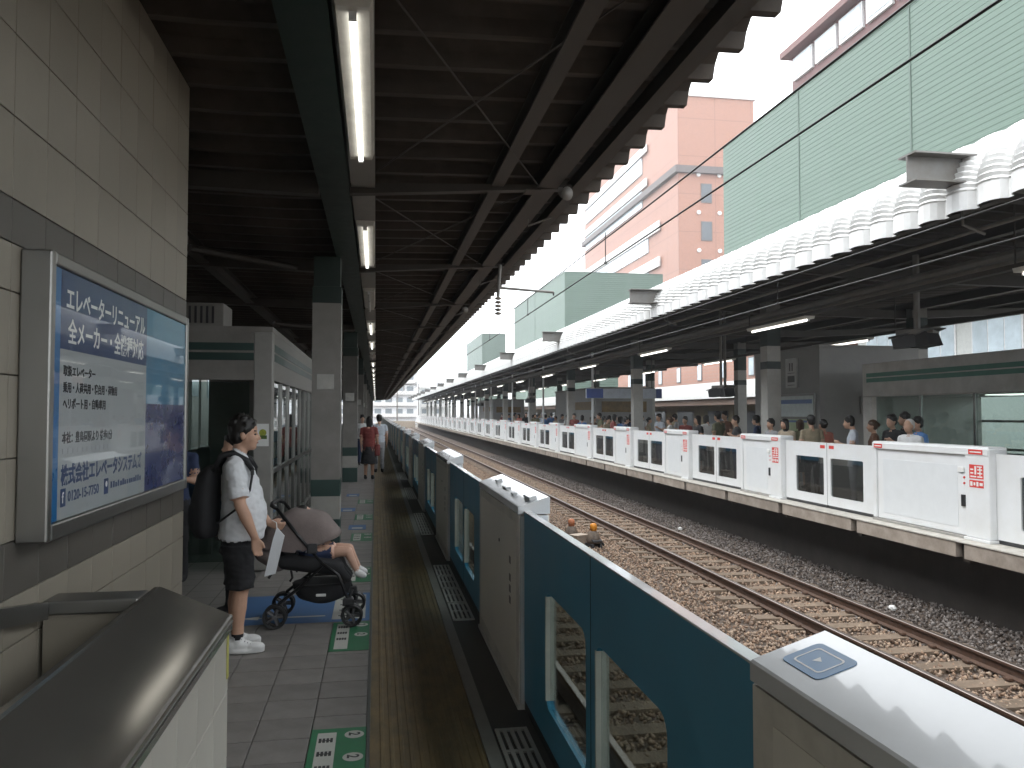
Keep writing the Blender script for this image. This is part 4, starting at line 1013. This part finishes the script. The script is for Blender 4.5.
# ================================================================== PEOPLE
# a body is drawn as closed shapes (each with a material slot) that a voxel remesh fuses into one skin
SK, SH, TR, SHOE, SOCK = 0, 1, 2, 3, 4
class Body:
    def __init__(s): s.mb = MB()
    def cap(s, a, b, ra, rb, mi, flat=False):
        a, b = Vector(a), Vector(b); d = (b-a); L = d.length; n = max(2, int(L/.03)); pts = []; rad = []
        for i in range(4): t = i/4; pts.append(a-d.normalized()*ra*math.cos(t*math.pi/2)); rad.append(max(.001, ra*math.sin(t*math.pi/2)))
        for i in range(n+1): pts.append(a.lerp(b, i/n)); rad.append(ra+(rb-ra)*i/n)
        for i in range(1,5) if not flat else (): t = i/4; pts.append(b+d.normalized()*rb*math.sin(t*math.pi/2)); rad.append(max(.001, rb*math.cos(t*math.pi/2)))
        s.mb.tube(pts, 1, 12, mi, radii=rad); return s
    def loft(s, rings, mi, seg=20):
        """rings: (x, y, z, rx, ry) stacked upward"""
        V = []; F = []
        fine = []
        for i in range(len(rings)-1):
            a, b = np.array(rings[i]), np.array(rings[i+1]); m = max(1, int(abs(b[2]-a[2])/.025))
            for k in range(m): fine.append(a+(b-a)*k/m)
        fine.append(np.array(rings[-1]))
        for x, y, z, rx, ry in fine:
            V += [(x+rx*math.cos(2*math.pi*k/seg), y+ry*math.sin(2*math.pi*k/seg), z) for k in range(seg)]
        n = len(fine)
        for i in range(n-1):
            for k in range(seg): F.append((i*seg+k, i*seg+(k+1)%seg, (i+1)*seg+(k+1)%seg, (i+1)*seg+k))
        F += [tuple(range(seg))[::-1], tuple((n-1)*seg+k for k in range(seg))]
        s.mb.add(V, F, mi); return s
    def ball(s, c, rx, ry, rz, mi, rot=None): s.mb.ball(c, rx, ry, rz, mi, 18, 12, rot); return s
    def skin(s, name, voxel, smooth=3, fold=0.0):
        me0 = s.mb.mesh('tmp')
        kd = kdtree.KDTree(len(me0.vertices)); vm = [0]*len(me0.vertices)
        for p in me0.polygons:
            for v in p.vertices: vm[v] = p.material_index
        for v in me0.vertices: kd.insert(v.co, v.index)
        kd.balance()
        o = bpy.data.objects.new('tmp', me0); COL.objects.link(o)
        r = o.modifiers.new('r', 'REMESH'); r.mode = 'VOXEL'; r.voxel_size = voxel
        sm = o.modifiers.new('s', 'SMOOTH'); sm.factor = .5; sm.iterations = smooth
        dg = bpy.context.evaluated_depsgraph_get(); dg.update()
        me = bpy.data.meshes.new_from_object(o.evaluated_get(dg), depsgraph=dg); me.name = name
        bpy.data.objects.remove(o); bpy.data.meshes.remove(me0)
        me.materials.clear()
        for p in me.polygons:
            c = [vm[i] for _, i, _ in kd.find_n(p.center, 7)]
            p.material_index = max(set(c), key=c.count); p.use_smooth = True
        if fold:                                       # cloth creases
            cl = set()
            for p in me.polygons:
                if p.material_index in (SH, TR): cl.update(p.vertices)
            nr = [v.normal.copy() for v in me.vertices]
            for i in cl:
                co = me.vertices[i].co
                h = noise.noise(Vector((co.x*9+co.z*5, co.y*9, co.z*17-co.x*8)))+.5*noise.noise(Vector((co.x*24, co.y*24+co.z*12, co.z*34)))
                me.vertices[i].co = co+nr[i]*fold*h
        return me

def hand(b, wrist, d, side, curl=.5, mi=SK, s=1.0, up=(1,0,0)):
    """palm and five bent fingers; d = pointing direction, up = thumb side"""
    w_ = Vector(wrist); d = Vector(d).normalized(); u = Vector(up); u = (u-d*u.dot(d)).normalized(); n = d.cross(u).normalized()*side
    p1 = w_+d*.085*s
    for t in (-.028,-.010,.010,.026): b.cap(w_+u*t*.6*s, p1+u*t*s, .014*s, .0125*s, mi)
    for t, L in ((.028,.066),(.010,.076),(-.009,.071),(-.027,.055)):
        k = p1+u*t*s; q = k+(d*(1-.35*curl)+n*.55*curl)*L*.5*s; e = q+(d*(1-1.0*curl)+n*1.0*curl)*L*.5*s
        b.cap(k, q, .0095*s, .0088*s, mi); b.cap(q, e, .0086*s, .0075*s, mi)
    k = w_+d*.025*s+u*.024*s; q = k+(d*.7+u*.55+n*.25)*.042*s; e = q+(d*.85+u*.1+n*.35)*.034*s
    b.cap(k, q, .0125*s, .0105*s, mi); b.cap(q, e, .010*s, .0085*s, mi)

def head(b, c, s=1.0, tilt=0.0, mi=SK):
    """head facing +X; c = centre"""
    x, y, z = c
    b.ball((x-.008*s, y, z+.03*s), .098*s, .078*s, .095*s, mi)       # skull
    b.ball((x+.022*s, y, z-.040*s), .070*s, .062*s, .080*s, mi)      # face
    b.ball((x+.050*s, y, z-.090*s), .034*s, .036*s, .028*s, mi)      # chin
    b.ball((x+.004*s, y, z-.075*s), .060*s, .056*s, .040*s, mi)      # jaw
    b.cap((x+.082*s,y,z+.005*s), (x+.104*s,y,z-.032*s), .009*s, .014*s, mi)   # nose
    b.cap((x+.070*s,y-.028*s,z+.020*s), (x+.070*s,y+.028*s,z+.020*s), .014*s, .014*s, mi)  # brow
    b.cap((x+.082*s,y-.018*s,z-.062*s), (x+.082*s,y+.018*s,z-.062*s), .009*s, .009*s, mi)  # lips
    for q in (-1,1):
        b.ball((x-.008*s, y+q*.078*s, z-.012*s), .020*s, .010*s, .032*s, mi)  # ears
        b.ball((x+.05*s, y+q*.04*s, z-.03*s), .03*s, .025*s, .03*s, mi)       # cheeks
def face_bits(c, s, t, lipm):
    x, y, z = c
    for q in (-1,1):
        MB().ball((x+.076*s, y+q*.032*s, z+.0*s), .010*s, .013*s, .007*s, seg=8, rings=6).build('eye', M_['ink'], t)
        MB().tube([(x+.082*s, y+q*.014*s, z+.024*s),(x+.074*s, y+q*.05*s, z+.026*s)], .005*s, 6).build('eyebrow', M_['hair'], t)
    MB().tube([(x+.089*s, y-.022*s, z-.063*s),(x+.093*s, y, z-.062*s),(x+.089*s, y+.022*s, z-.063*s)], .004*s, 6).build('mouth', lipm, t)

def hair_mesh(c, s=1.0, style='short', seed=0, vox=.008):
    b = Body(); x, y, z = c; rr = random.Random(seed)
    b.ball((x-.020*s,y,z+.050*s), .104*s, .089*s, .096*s, 0); b.ball((x-.045*s,y,z-.005*s), .070*s, .083*s, .075*s, 0)
    if style == 'short':
        for k in range(46):
            t = rr.uniform(-2.4, 2.4)+math.pi; ph = rr.uniform(.15, 1.35)
            d = Vector((math.cos(t)*math.cos(ph), math.sin(t)*math.cos(ph), math.sin(ph)))
            p = Vector((x-.020*s,y,z+.050*s))+Vector((d.x*.098*s,d.y*.083*s,d.z*.090*s)); b.cap(p, p+d*.018*s+Vector((.008,0,.004)), .014*s, .006*s, 0)
        b.cap((x+.055*s,y-.04*s,z+.092*s),(x+.060*s,y+.04*s,z+.092*s), .022*s, .022*s, 0)
        for q in (-1,1): b.cap((x+.012*s,y+q*.076*s,z+.035*s),(x+.010*s,y+q*.074*s,z-.002*s), .014*s, .006*s, 0)
    if style == 'long':
        b.loft([(x-.05*s,y,z-.20*s,.035*s,.070*s),(x-.05*s,y,z-.06*s,.06*s,.088*s),(x-.035*s,y,z+.03*s,.075*s,.092*s)], 0)
        for q in (-1,1): b.cap((x+.03*s,y+q*.072*s,z+.07*s),(x+.01*s,y+q*.078*s,z-.10*s), .022*s, .016*s, 0)
        b.cap((x+.055*s,y-.045*s,z+.085*s),(x+.055*s,y+.045*s,z+.085*s), .024*s, .024*s, 0)
    if style == 'bun':
        b.ball((x-.115*s,y,z+.03*s), .045*s,.045*s,.045*s, 0); b.cap((x+.05*s,y-.04*s,z+.090*s),(x+.05*s,y+.04*s,z+.090*s), .02*s, .02*s, 0)
    if style == 'thin':
        b = Body(); b.ball((x-.030*s,y,z+.045*s), .096*s,.087*s,.094*s, 0); b.ball((x-.055*s,y,z-.01*s), .055*s,.080*s,.06*s, 0)
    return b.skin('hair', vox, 2)

# ---- the man with the backpack (faces +X)
MX, MY = -1.0, 6.25
man = thing('person', 'man in white polo shirt and black shorts wearing a black backpack beside the stroller', 'person', (MX, MY, 0), R(3))
b = Body()
# trunk with a soft belly under a loose shirt
b.loft([(.015,0,.84,.168,.20),(.02,0,.87,.172,.202),(.03,0,.95,.172,.195),(.035,0,1.05,.170,.188),(.02,0,1.18,.150,.185),(.005,0,1.30,.135,.195),(-.015,0,1.40,.105,.175),(-.02,0,1.455,.065,.105)], SH)
b.cap((-.015,-.155,1.415),(-.015,.155,1.415), .062,.062, SH)
b.cap((-.02,0,1.42),(.005,0,1.54), .062,.056, SK)                  # neck
b.cap((-.035,-.05,1.478),(-.035,.05,1.478), .035,.035, SH); b.cap((.035,-.045,1.452),(.035,.045,1.452), .022,.022, SH)   # collar
HC = (.035, 0, 1.632); head(b, HC, 1.04)
# right arm (towards the camera) hangs, left hand on the handle
def arm(sh, el, wr, sleeve):
    sh, el, wr = Vector(sh), Vector(el), Vector(wr)
    b.cap(sh, sh.lerp(el,.84), .070, .076, SH, True)
    b.cap(sh.lerp(el,.70), el, .046, .044, SK); b.cap(el, el.lerp(wr,.35), .044, .046, SK); b.cap(el.lerp(wr,.35), wr, .046, .029, SK)
arm((-.015,-.205,1.395), (.035,-.262,1.12), (.135,-.245,.885), 0); hand(b, (.14,-.245,.875), (.18,.02,-1), 1, .45, up=(1,.2,.2))
arm((-.015,.205,1.395), (.03,.262,1.13), (.20,.20,.93), 0); hand(b, (.205,.195,.925), (1,-.1,-.35), -1, .8, up=(.3,-.4,1))
# shorts and legs
b.loft([(0,0,.74,.15,.185),(.01,0,.85,.13,.165)], TR)
for q, dx in ((-1,.03),(1,-.015)):
    b.loft([(dx+.0,q*.105,.48,.102,.098),(dx*.6,q*.10,.62,.108,.102),(0,q*.092,.80,.120,.10)], TR)
    b.cap((dx*.4,q*.10,.70),(dx,q*.105,.46), .075,.058, SK); b.cap((dx,q*.105,.47),(dx-.015,q*.105,.33), .055,.060, SK); b.cap((dx-.015,q*.105,.33),(dx-.02,q*.105,.19), .058,.043, SK)
    b.cap((dx-.02,q*.105,.06),(dx-.02,q*.105,.19), .044,.047, SOCK, True)
    # shoe: sole, heel, toe
    b.loft([(dx+.035,q*.11,.002,.142,.046),(dx+.035,q*.11,.03,.145,.049)], SHOE); b.ball((dx+.105,q*.11,.045), .075,.045,.036, SHOE); b.ball((dx+.01,q*.108,.055), .09,.043,.045, SHOE); b.ball((dx-.055,q*.106,.06), .052,.042,.052, SHOE)
me = b.skin('body', .0085, 3, .010)
for m in (M_['skin'], mat('polo_white', (.66,.67,.69), .8, var=.06, scale=10, bump=.5, bscale=11), mat('shorts_black', (.012,.012,.014), .85, var=.2, bump=.4, bscale=14), mat('shoe_white', (.70,.70,.69), .6, var=.06), mat('sock_black', (.012,.012,.014), .9)): me.materials.append(m)
obj('body', me, None, man)
man.scale = (.975,)*3
hm = hair_mesh(HC, 1.04, 'short', 3); hm.materials.append(M_['hair']); obj('hair', hm, None, man)
face_bits(HC, 1.04, man, mat('lip', (.28,.12,.10), .6))
for q, dx in ((-1,.03),(1,-.015)):
    MB().loft if False else None
    mbs = MB()
    for k in range(4): mbs.tube([(dx+.035+.02*k,q*.11-.026,.092-.010*k),(dx+.035+.02*k,q*.11+.026,.092-.010*k)], .0045, 5)
    mbs.build('shoelace', mat('lace_grey', (.35,.35,.36), .8), man)
# backpack
bp = thing('backpack', 'black backpack on the back of the man in white polo', 'backpack', (MX-.005, MY, 0), R(3)); bp.scale = (.975,)*3
bk = mat('bag_black', (.014,.014,.016), .7, var=.2, scale=20, bump=.2, bscale=60)
q = Body(); q.loft([(-.23,0,.86,.075,.13),(-.235,0,.92,.10,.15),(-.235,0,1.15,.105,.15),(-.215,0,1.33,.085,.13),(-.19,0,1.40,.04,.09)], 0); q.ball((-.315,0,1.02), .05,.11,.12, 0)
me = q.skin('bag', .012, 3); me.materials.append(bk); obj('bag', me, None, bp)
for s_ in (-1,1):
    pts = [(-.17,s_*.10,1.36),(-.115,s_*.12,1.475),(-.03,s_*.125,1.492),(.065,s_*.13,1.44),(.115,s_*.14,1.36)]
    MB().tube(pts, .02, 8, radii=[.02,.024,.026,.024,.018]).build('strap', bk, bp, smooth=True)
    MB().tube([(.115,s_*.14,1.36),(.10,s_*.205,1.22),(-.0,s_*.228,1.08),(-.13,s_*.16,.98)], .009, 6).build('strap', bk, bp)
MB().box(.10,.125,-.165,-.13,1.33,1.37, bev=.004).build('buckle', M_['dark'], bp)
# white folded bag hanging from the left hand
wb = thing('carrier_bag', 'flat white carrier bag hanging at the man\'s hand', 'bag', (MX+.17, MY+.12, 0), R(3)); wb.scale = (.975,)*3
q = MB(); q.add([(0.0,-.012,.52),(.085,-.012,.54),(.15,-.01,.83),(.09,-.01,.90),(0.06,-.012,.80),(0.0,.012,.52),(.085,.012,.54),(.15,.01,.83),(.09,.01,.90),(.06,.012,.80)],
   [(0,1,2,3,4),(9,8,7,6,5),(0,5,6,1),(1,6,7,2),(2,7,8,3),(3,8,9,4),(4,9,5,0)]); q.build('bag', mat('paper_white', (.72,.74,.76), .7, var=.04), wb)
MB().tube([(.09,0,.895),(.085,.03,.93),(.05,.05,.95)], .004, 5).build('handle', M_['white'], wb)

# ---- generic standing figure, variants share meshes, colours sit on the objects
def figure(seed, pose):
    rr = random.Random(seed); f = Body(); w_ = rr.uniform(.93,1.07); fem = pose in ('skirt',)
    f.loft([(0,0,.80,.105*w_,.165*w_),(0,0,.95,.112*w_,.158*w_),(.01,0,1.10,.108*w_,.150*w_),(.0,0,1.27,.112*w_,.175*w_),(-.01,0,1.37,.085*w_,.165*w_),(-.015,0,1.42,.05,.09)], SH)
    f.cap((-.01,-.14*w_,1.375),(-.01,.14*w_,1.375), .052,.052, SH)
    f.cap((-.015,0,1.40),(.015,0,1.50), .05,.045, SK)
    hc = (.03+(.04 if pose == 'phone' else 0), 0, 1.575-(.015 if pose == 'phone' else 0)); head(f, hc, .97)
    for q in (-1,1):
        if pose == 'phone': sh, el, wr, hd = (-.01,q*.185,1.36), (.03,q*.215,1.09), (.235,q*.075,1.16), (.85,-.2*q,.45)
        elif pose == 'bag' and q == 1: sh, el, wr, hd = (-.01,q*.185,1.36), (-.02,q*.24,1.10), (.16,q*.15,1.22), (.7,-.5,.3)
        else: sh, el, wr, hd = (-.01,q*.185,1.36), (-.01,q*.225,1.08), (.07,q*.225,.85), (.2,0,-1)
        sh, el, wr = Vector(sh), Vector(el), Vector(wr)
        f.cap(sh, sh.lerp(el,.75), .056,.060, SH, True); f.cap(sh.lerp(el,.65), el, .040,.037, SK); f.cap(el, wr, .038,.027, SK); hand(f, wr, hd, q if pose != 'phone' else q, .4, up=(.5,-.2*q,.8))
        if pose == 'skirt': pass
        f.cap((0,q*.085,.80),(.01,q*.09,.45), .088,.062, SK if pose == 'skirt' else TR); f.cap((.01,q*.09,.45),(-.01,q*.095,.09), .058,.04 if pose == 'skirt' else .052, SK if pose == 'skirt' else TR)
        f.ball((.05,q*.10,.04), .125,.043,.04, SHOE); f.ball((-.02,q*.098,.05), .06,.042,.05, SHOE)
    if pose == 'skirt': f.loft([(0,0,.42,.20,.235),(0,0,.70,.15,.19),(0,0,.90,.115,.165)], TR)
    else: f.loft([(0,0,.72,.11,.16),(0,0,.90,.112,.162)], TR)
    me = f.skin('body', .018, 2, .010)
    for k in range(5): me.materials.append(M_['skin'])
    return me, hc
FIG = []
for i, (pose, hs) in enumerate((('plain','short'),('phone','short'),('phone','long'),('skirt','long'),('bag','short'),('plain','bun'),('plain','thin'))):
    me, hc = figure(20+i, pose); hm = hair_mesh(hc, .97, hs, 40+i, .014); hm.materials.append(M_['hair']); FIG.append((me, hm, hc))
def cloth(name, c): return mat('cloth_'+name, c, .85, var=.12, scale=9, bump=.25, bscale=25)
CL_ = {n: cloth(n, c) for n, c in dict(white=(.66,.66,.66), grey=(.30,.30,.31), black=(.018,.018,.02), navy=(.03,.045,.10), blue=(.10,.22,.48), beige=(.42,.35,.26), coral=(.50,.17,.13), olive=(.15,.15,.09), brown=(.14,.07,.045), maroon=(.20,.045,.04), pale=(.50,.54,.60), khaki=(.30,.25,.17)).items()}
hair_w = mat('white_hair', (.55,.54,.52), .6, var=.1); hair_b = mat('brown_hair', (.06,.032,.018), .5, var=.2)
def person(x, y, rz, fig, top, bottom, lb, h=1.66, group=None, hair=None, bag=None):
    me, hm, hc = FIG[fig]; t = thing('person', lb, 'person', (x,y,.0), rz, group); s = h/1.685
    o = obj('body', me, None, t); hh = obj('hair', hm, None, t)
    for q in (o, hh): q.scale = (s,s,s)
    for i, m in ((SH, CL_[top]), (TR, CL_[bottom]), (SHOE, CL_['black']), (SOCK, CL_['black'])):
        o.material_slots[i].link = 'OBJECT'; o.material_slots[i].material = m
    if hair: hh.material_slots[0].link = 'OBJECT'; hh.material_slots[0].material = hair
    if bag:
        b2 = MB().box(-.09,.09,-.05,.07,.62,.92, bev=.03).build('shoulder_bag', CL_[bag], t); b2.location = (0,-.23,0)
        MB().tube([(0,-.20,.92),(.0,-.19,1.2),(-.01,-.10,1.43)], .012, 6).build('bag_strap', CL_[bag], t)
    return t
# near platform
t = person(-1.20, 7.3, R(-150), 0, 'beige', 'black', 'person in beige shirt and black trousers half hidden behind the backpack man', 1.56, bag='black')
MB().box(-.02,.02,-.16,.16,1.13,1.25, bev=.005).build('white_folder', M_['white'], t, loc=(.20,.16,-.02))
person(-2.06, 8.85, R(-90), 1, 'navy', 'black', 'person in navy clothes standing before the near waiting room window', 1.60)
person(-.17, 21.6, R(80), 3, 'maroon', 'black', 'woman in maroon top and black skirt walking on the near platform', 1.64, bag='maroon')
person(.10, 24.0, R(95), 0, 'pale', 'grey', 'person in pale blue shirt beyond the maroon-topped woman', 1.68)
person(-.45, 27.5, R(-80), 4, 'white', 'navy', 'person in white top beside the third near column', 1.66)
# far platform: crowd behind the white fence
G = 'people waiting behind the far platform fence'
rowd = [
 (909,9.0,6,'white','grey','old man with white hair and white shirt behind the long white cabinet',1.63,'w',200),
 (918,9.6,0,'blue','navy','person in blue shirt standing behind the white-haired man',1.66,None,170),
 (905,10.0,0,'black','black','dark-clothed person just behind the white-haired man',1.74,None,160),
 (892,9.5,4,'black','grey','man in black top beside the far waiting room corner',1.70,None,190),
 (873,9.4,5,'brown','black','woman in dark brown top by the far waiting room corner post',1.60,'b',150),
 (852,9.1,1,'pale','grey','man in pale shirt bowing over his phone with a dark shoulder bag',1.68,None,150),
 (823,9.3,5,'coral','grey','woman in coral top in front of the far notice board',1.60,None,100),
 (811,9.0,0,'khaki','black','man in khaki shirt before the far notice board',1.68,None,80),
 (800,9.7,3,'olive','black','woman in olive top before the far notice board',1.58,'b',90),
 (786,9.0,2,'beige','black','long-haired woman in beige top beside the front far column',1.62,None,200),
 (771,8.9,0,'grey','black','man in grey shirt in front of the front far column',1.60,None,190),
 (758,9.6,1,'navy','black','man in navy shirt looking at his phone by the front far column',1.68,None,130),
 (736,8.9,4,'black','navy','man in black shirt with raised arm at the white fence',1.66,None,170),
 (725,10.2,0,'brown','black','tall man in brown shirt below the twin-pole monitor',1.78,None,200),
 (718,9.4,0,'olive','black','tall man in olive shirt below the twin-pole monitor',1.76,None,120),
 (707,9.9,2,'white','black','long-haired woman in white top behind the fence',1.68,None,100),
 (698,9.0,3,'black','black','woman in black dress behind the fence',1.66,None,180),
 (685,9.6,0,'maroon','black','man in maroon shirt behind the fence',1.62,None,220),
 (676,10.3,1,'grey','black','man in grey shirt with a phone behind the fence',1.70,None,160),
 (670,9.0,5,'white','grey','woman in white top with hair bun behind the fence',1.62,'b',140),
 (659,9.8,4,'pale','navy','man in pale blue shirt behind the fence',1.70,None,200)]
for (u,X,fg_,tp,bt,lb,h,hr,rz) in rowd:
    person(X, Yc(u,X), R(rz), fg_, tp, bt, lb, h, G, {'w': hair_w, 'b': hair_b, None: None}[hr])
cols2 = list(CL_)
names = {0:'short-haired person',1:'person with a phone',2:'long-haired person with a phone',3:'long-haired woman in a skirt',4:'person with a raised arm',5:'person with a hair bun',6:'grey-haired person'}
rr = random.Random(5)
for k in range(40):
    u = 648-148*(k/40)**.85+rr.uniform(-2,2); X = rr.uniform(8.8, 11.0); fi = rr.randrange(6); tp = rr.choice(cols2); bt = rr.choice(('black','navy','grey'))
    person(X, Yc(u,X), R(rr.uniform(0,360)), fi, tp, bt, '%s in %s top further back in the far platform crowd' % (names[fi], tp), rr.uniform(1.56,1.76), G)
for k, (x, y) in enumerate(((11.4, 11.6),(11.9, 10.2),(11.2, 9.4))):
    person(x, y, R(60*k), (0,3,5)[k], ('navy','grey','olive')[k], 'black', '%s-clothed person inside the far waiting room' % ('navy','grey','olive')[k], 1.62, G)

# ================================================================== STROLLER WITH CHILD (faces +X)
SXs, SYs = -.49, 7.02
stl = thing('stroller', 'black stroller with a taupe fabric hood on the blue floor sign', 'stroller', (SXs, SYs, 0), R(-2))
fab = mat('taupe_fabric', (.19,.155,.145), .9, var=.1, scale=20, bump=.25, bscale=90); fr = mat('frame_black', (.014,.014,.015), .35, .3, var=.15); mesh_b = mat('seat_black', (.02,.02,.022), .85, var=.2, bump=.2, bscale=60)
def wheel(x, y, r):
    wthing = MB().lathe([(r*.74,-.016),(r*.95,-.019),(r,-.010),(r,.010),(r*.95,.019),(r*.74,.016),(r*.74,-.016)], (x,y,r+.002), (0,1,0), seg=24, caps=False); w0 = wthing.build('wheel', M_['black'], stl, smooth=False)
    mbs = MB().lathe([(r*.20,-.024),(r*.20,.024)], (x,y,r+.002), (0,1,0), seg=12)
    for k in range(5):
        t = 2*math.pi*k/5; mbs.tube([(x,y,r+.002),(x+math.cos(t)*r*.8,y,r+.002+math.sin(t)*r*.8)], .011, 6)
    mbs.build('spokes', mat('wheel_grey', (.10,.10,.105), .45), w0)
for yy in (-.235, .235):
    for d_ in (-.03,.03): wheel(-.30, yy+d_, .096)
    for d_ in (-.028,.028): wheel(.315, yy+d_, .088)
    MB().tube([(-.30,yy,.107),(-.27,yy,.20),(-.10,yy*.97,.33),(.08,yy*.95,.50),(-.12,yy*.95,.74),(-.30,yy*.92,.97)], .014, 8).build('frame_tube', fr, stl, smooth=True)
    MB().tube([(.315,yy,.09),(.29,yy,.20),(.20,yy*.97,.42),(.06,yy*.95,.52)], .014, 8).build('frame_tube', fr, stl, smooth=True)
    MB().tube([(-.10,yy*.97,.33),(.23,yy*.97,.34)], .010, 6).build('frame_tube', fr, stl)
    MB().box(-.05,.03,yy-.02,yy+.02,.60,.68, bev=.01).build('hinge', M_['dark'], stl)
    MB().box(.24,.33,yy-.035,yy+.035,.17,.23, bev=.012).build('wheel_fork', M_['dark'], stl)
MB().tube([(-.30,-.216,.97),(-.34,-.20,.99),(-.35,-.10,1.0),(-.35,.10,1.0),(-.34,.20,.99),(-.30,.216,.97)], .017, 8).build('handle', M_['black'], stl, smooth=True)
MB().tube([(-.30,-.23,.107),(-.30,.23,.107)], .010, 6).build('axle', fr, stl); MB().tube([(.29,-.23,.2),(.29,.23,.2)], .010, 6).build('axle', fr, stl)
q = Body(); q.loft([(.06,0,.17,.10,.16),(.05,0,.20,.20,.19),(.05,0,.27,.24,.20),(.05,0,.33,.25,.205)], 0); me = q.skin('basket', .014, 3); me.materials.append(mesh_b); obj('basket', me, None, stl)
MB().box(.02,.10,-.206,-.198,.24,.262, bev=.003).build('reflector', M_['white'], stl)
# reclined seat shell
q = Body()
q.cap((-.24,0,.50),(.15,0,.45), .075,.075, 0); q.cap((-.24,-.12,.52),(.17,-.12,.46), .07,.07, 0); q.cap((-.24,.12,.52),(.17,.12,.46), .07,.07, 0)
q.cap((-.24,-.10,.52),(-.20,-.10,.78), .06,.055, 0); q.cap((-.24,.10,.52),(-.20,.10,.78), .06,.055, 0); q.cap((.17,-.12,.46),(.27,-.11,.36), .05,.035, 0); q.cap((.17,.12,.46),(.27,.11,.36), .05,.035, 0); q.cap((.17,0,.46),(.27,0,.36), .05,.035, 0)
me = q.skin('seat', .016, 4); me.materials.append(mesh_b); obj('seat', me, None, stl)
# hood: ribbed quarter dome opening to the front
def hood():
    mb = MB(); V = []; F = []; na, nb = 22, 15; c = Vector((-.12,0,.60))
    for i in range(na+1):
        a = R(172-150*i/na)                          # sweeps from the back over the top to the front edge
        bow = 1+.02*math.cos(i/na*math.pi*2*4)
        for j in range(nb+1):
            t = -1+2*j/nb; yy = .225*math.sin(t*math.pi/2); rr_ = (.345+.02*math.sin(i/na*math.pi))*bow*(max(0.0, 1-abs(t)**3.2))**.45
            rr_ = max(rr_, .03)
            V.append((c.x+rr_*math.cos(a)*1.0, yy, c.z+rr_*math.sin(a)*.95))
    for i in range(na):
        for j in range(nb): F.append((i*(nb+1)+j,(i+1)*(nb+1)+j,(i+1)*(nb+1)+j+1,i*(nb+1)+j+1))
    n = len(V); V2 = [((v[0]-c.x)*.965+c.x, v[1]*.965, (v[2]-c.z)*.965+c.z) for v in V]
    mb.add(V+V2, F+[tuple(k+n for k in f[::-1]) for f in F]+[(na*(nb+1)+j, n+na*(nb+1)+j, n+na*(nb+1)+j+1, na*(nb+1)+j+1) for j in range(nb)])
    return mb
hood().build('hood', fab, stl, smooth=True)
q = Body(); q.cap((-.40,-.09,.60),(-.30,-.09,.50), .10,.07, 0); q.cap((-.40,.09,.60),(-.30,.09,.50), .10,.07, 0); me = q.skin('rear_pouch', .014, 3); me.materials.append(fab); obj('rear_pouch', me, None, stl)
for yy in (-.2,.2):
    MB().tube([(-.36,yy,.50),(-.34,yy,.43),(-.36,yy,.40)], .012, 6).build('strap', M_['black'], stl); MB().tube([(-.18,yy,.46),(-.17,yy,.40),(-.19,yy,.37)], .01, 6).build('strap', M_['black'], stl)
# child: bare legs over the front of the seat
ch = thing('child', 'small child sitting in the stroller with bare legs and white shoes', 'person', (SXs, SYs, 0), R(-2))
q = Body(); q.loft([(-.08,0,.55,.085,.10),(-.10,0,.70,.08,.10),(-.12,0,.80,.06,.085)], SH); q.cap((-.12,0,.80),(-.11,0,.85), .035,.035, SK); head(q, (-.10,0,.885), .62)
for s_ in (-1,1):
    q.cap((-.06,s_*.06,.56),(.15,s_*.075,.585), .062,.062, TR, True); q.cap((.175,s_*.077,.585),(.265,s_*.08,.585), .050,.042, SK); q.cap((.265,s_*.08,.585),(.335,s_*.085,.44), .040,.028, SK)
    q.ball((.37,s_*.087,.395), .062,.030,.032, SHOE, Euler((0,R(22),0))); q.cap((-.11,s_*.10,.78),(-.06,s_*.13,.67), .03,.026, SH); q.cap((-.06,s_*.13,.67),(.04,s_*.10,.64), .025,.02, SK); hand(q, (.04,s_*.10,.64), (1,-.2*s_,0), s_, .5, s=.5)
me = q.skin('body', .008, 3)
for m in (mat('child_skin', (.56,.34,.25), .55, var=.06), CL_['pale'], CL_['navy'], mat('shoe_white', (.7,.7,.69), .6), CL_['white']): me.materials.append(m)
obj('body', me, None, ch); hm = hair_mesh((-.10,0,.885), .62, 'thin', 2, .008); hm.materials.append(M_['hair']); obj('hair', hm, None, ch)
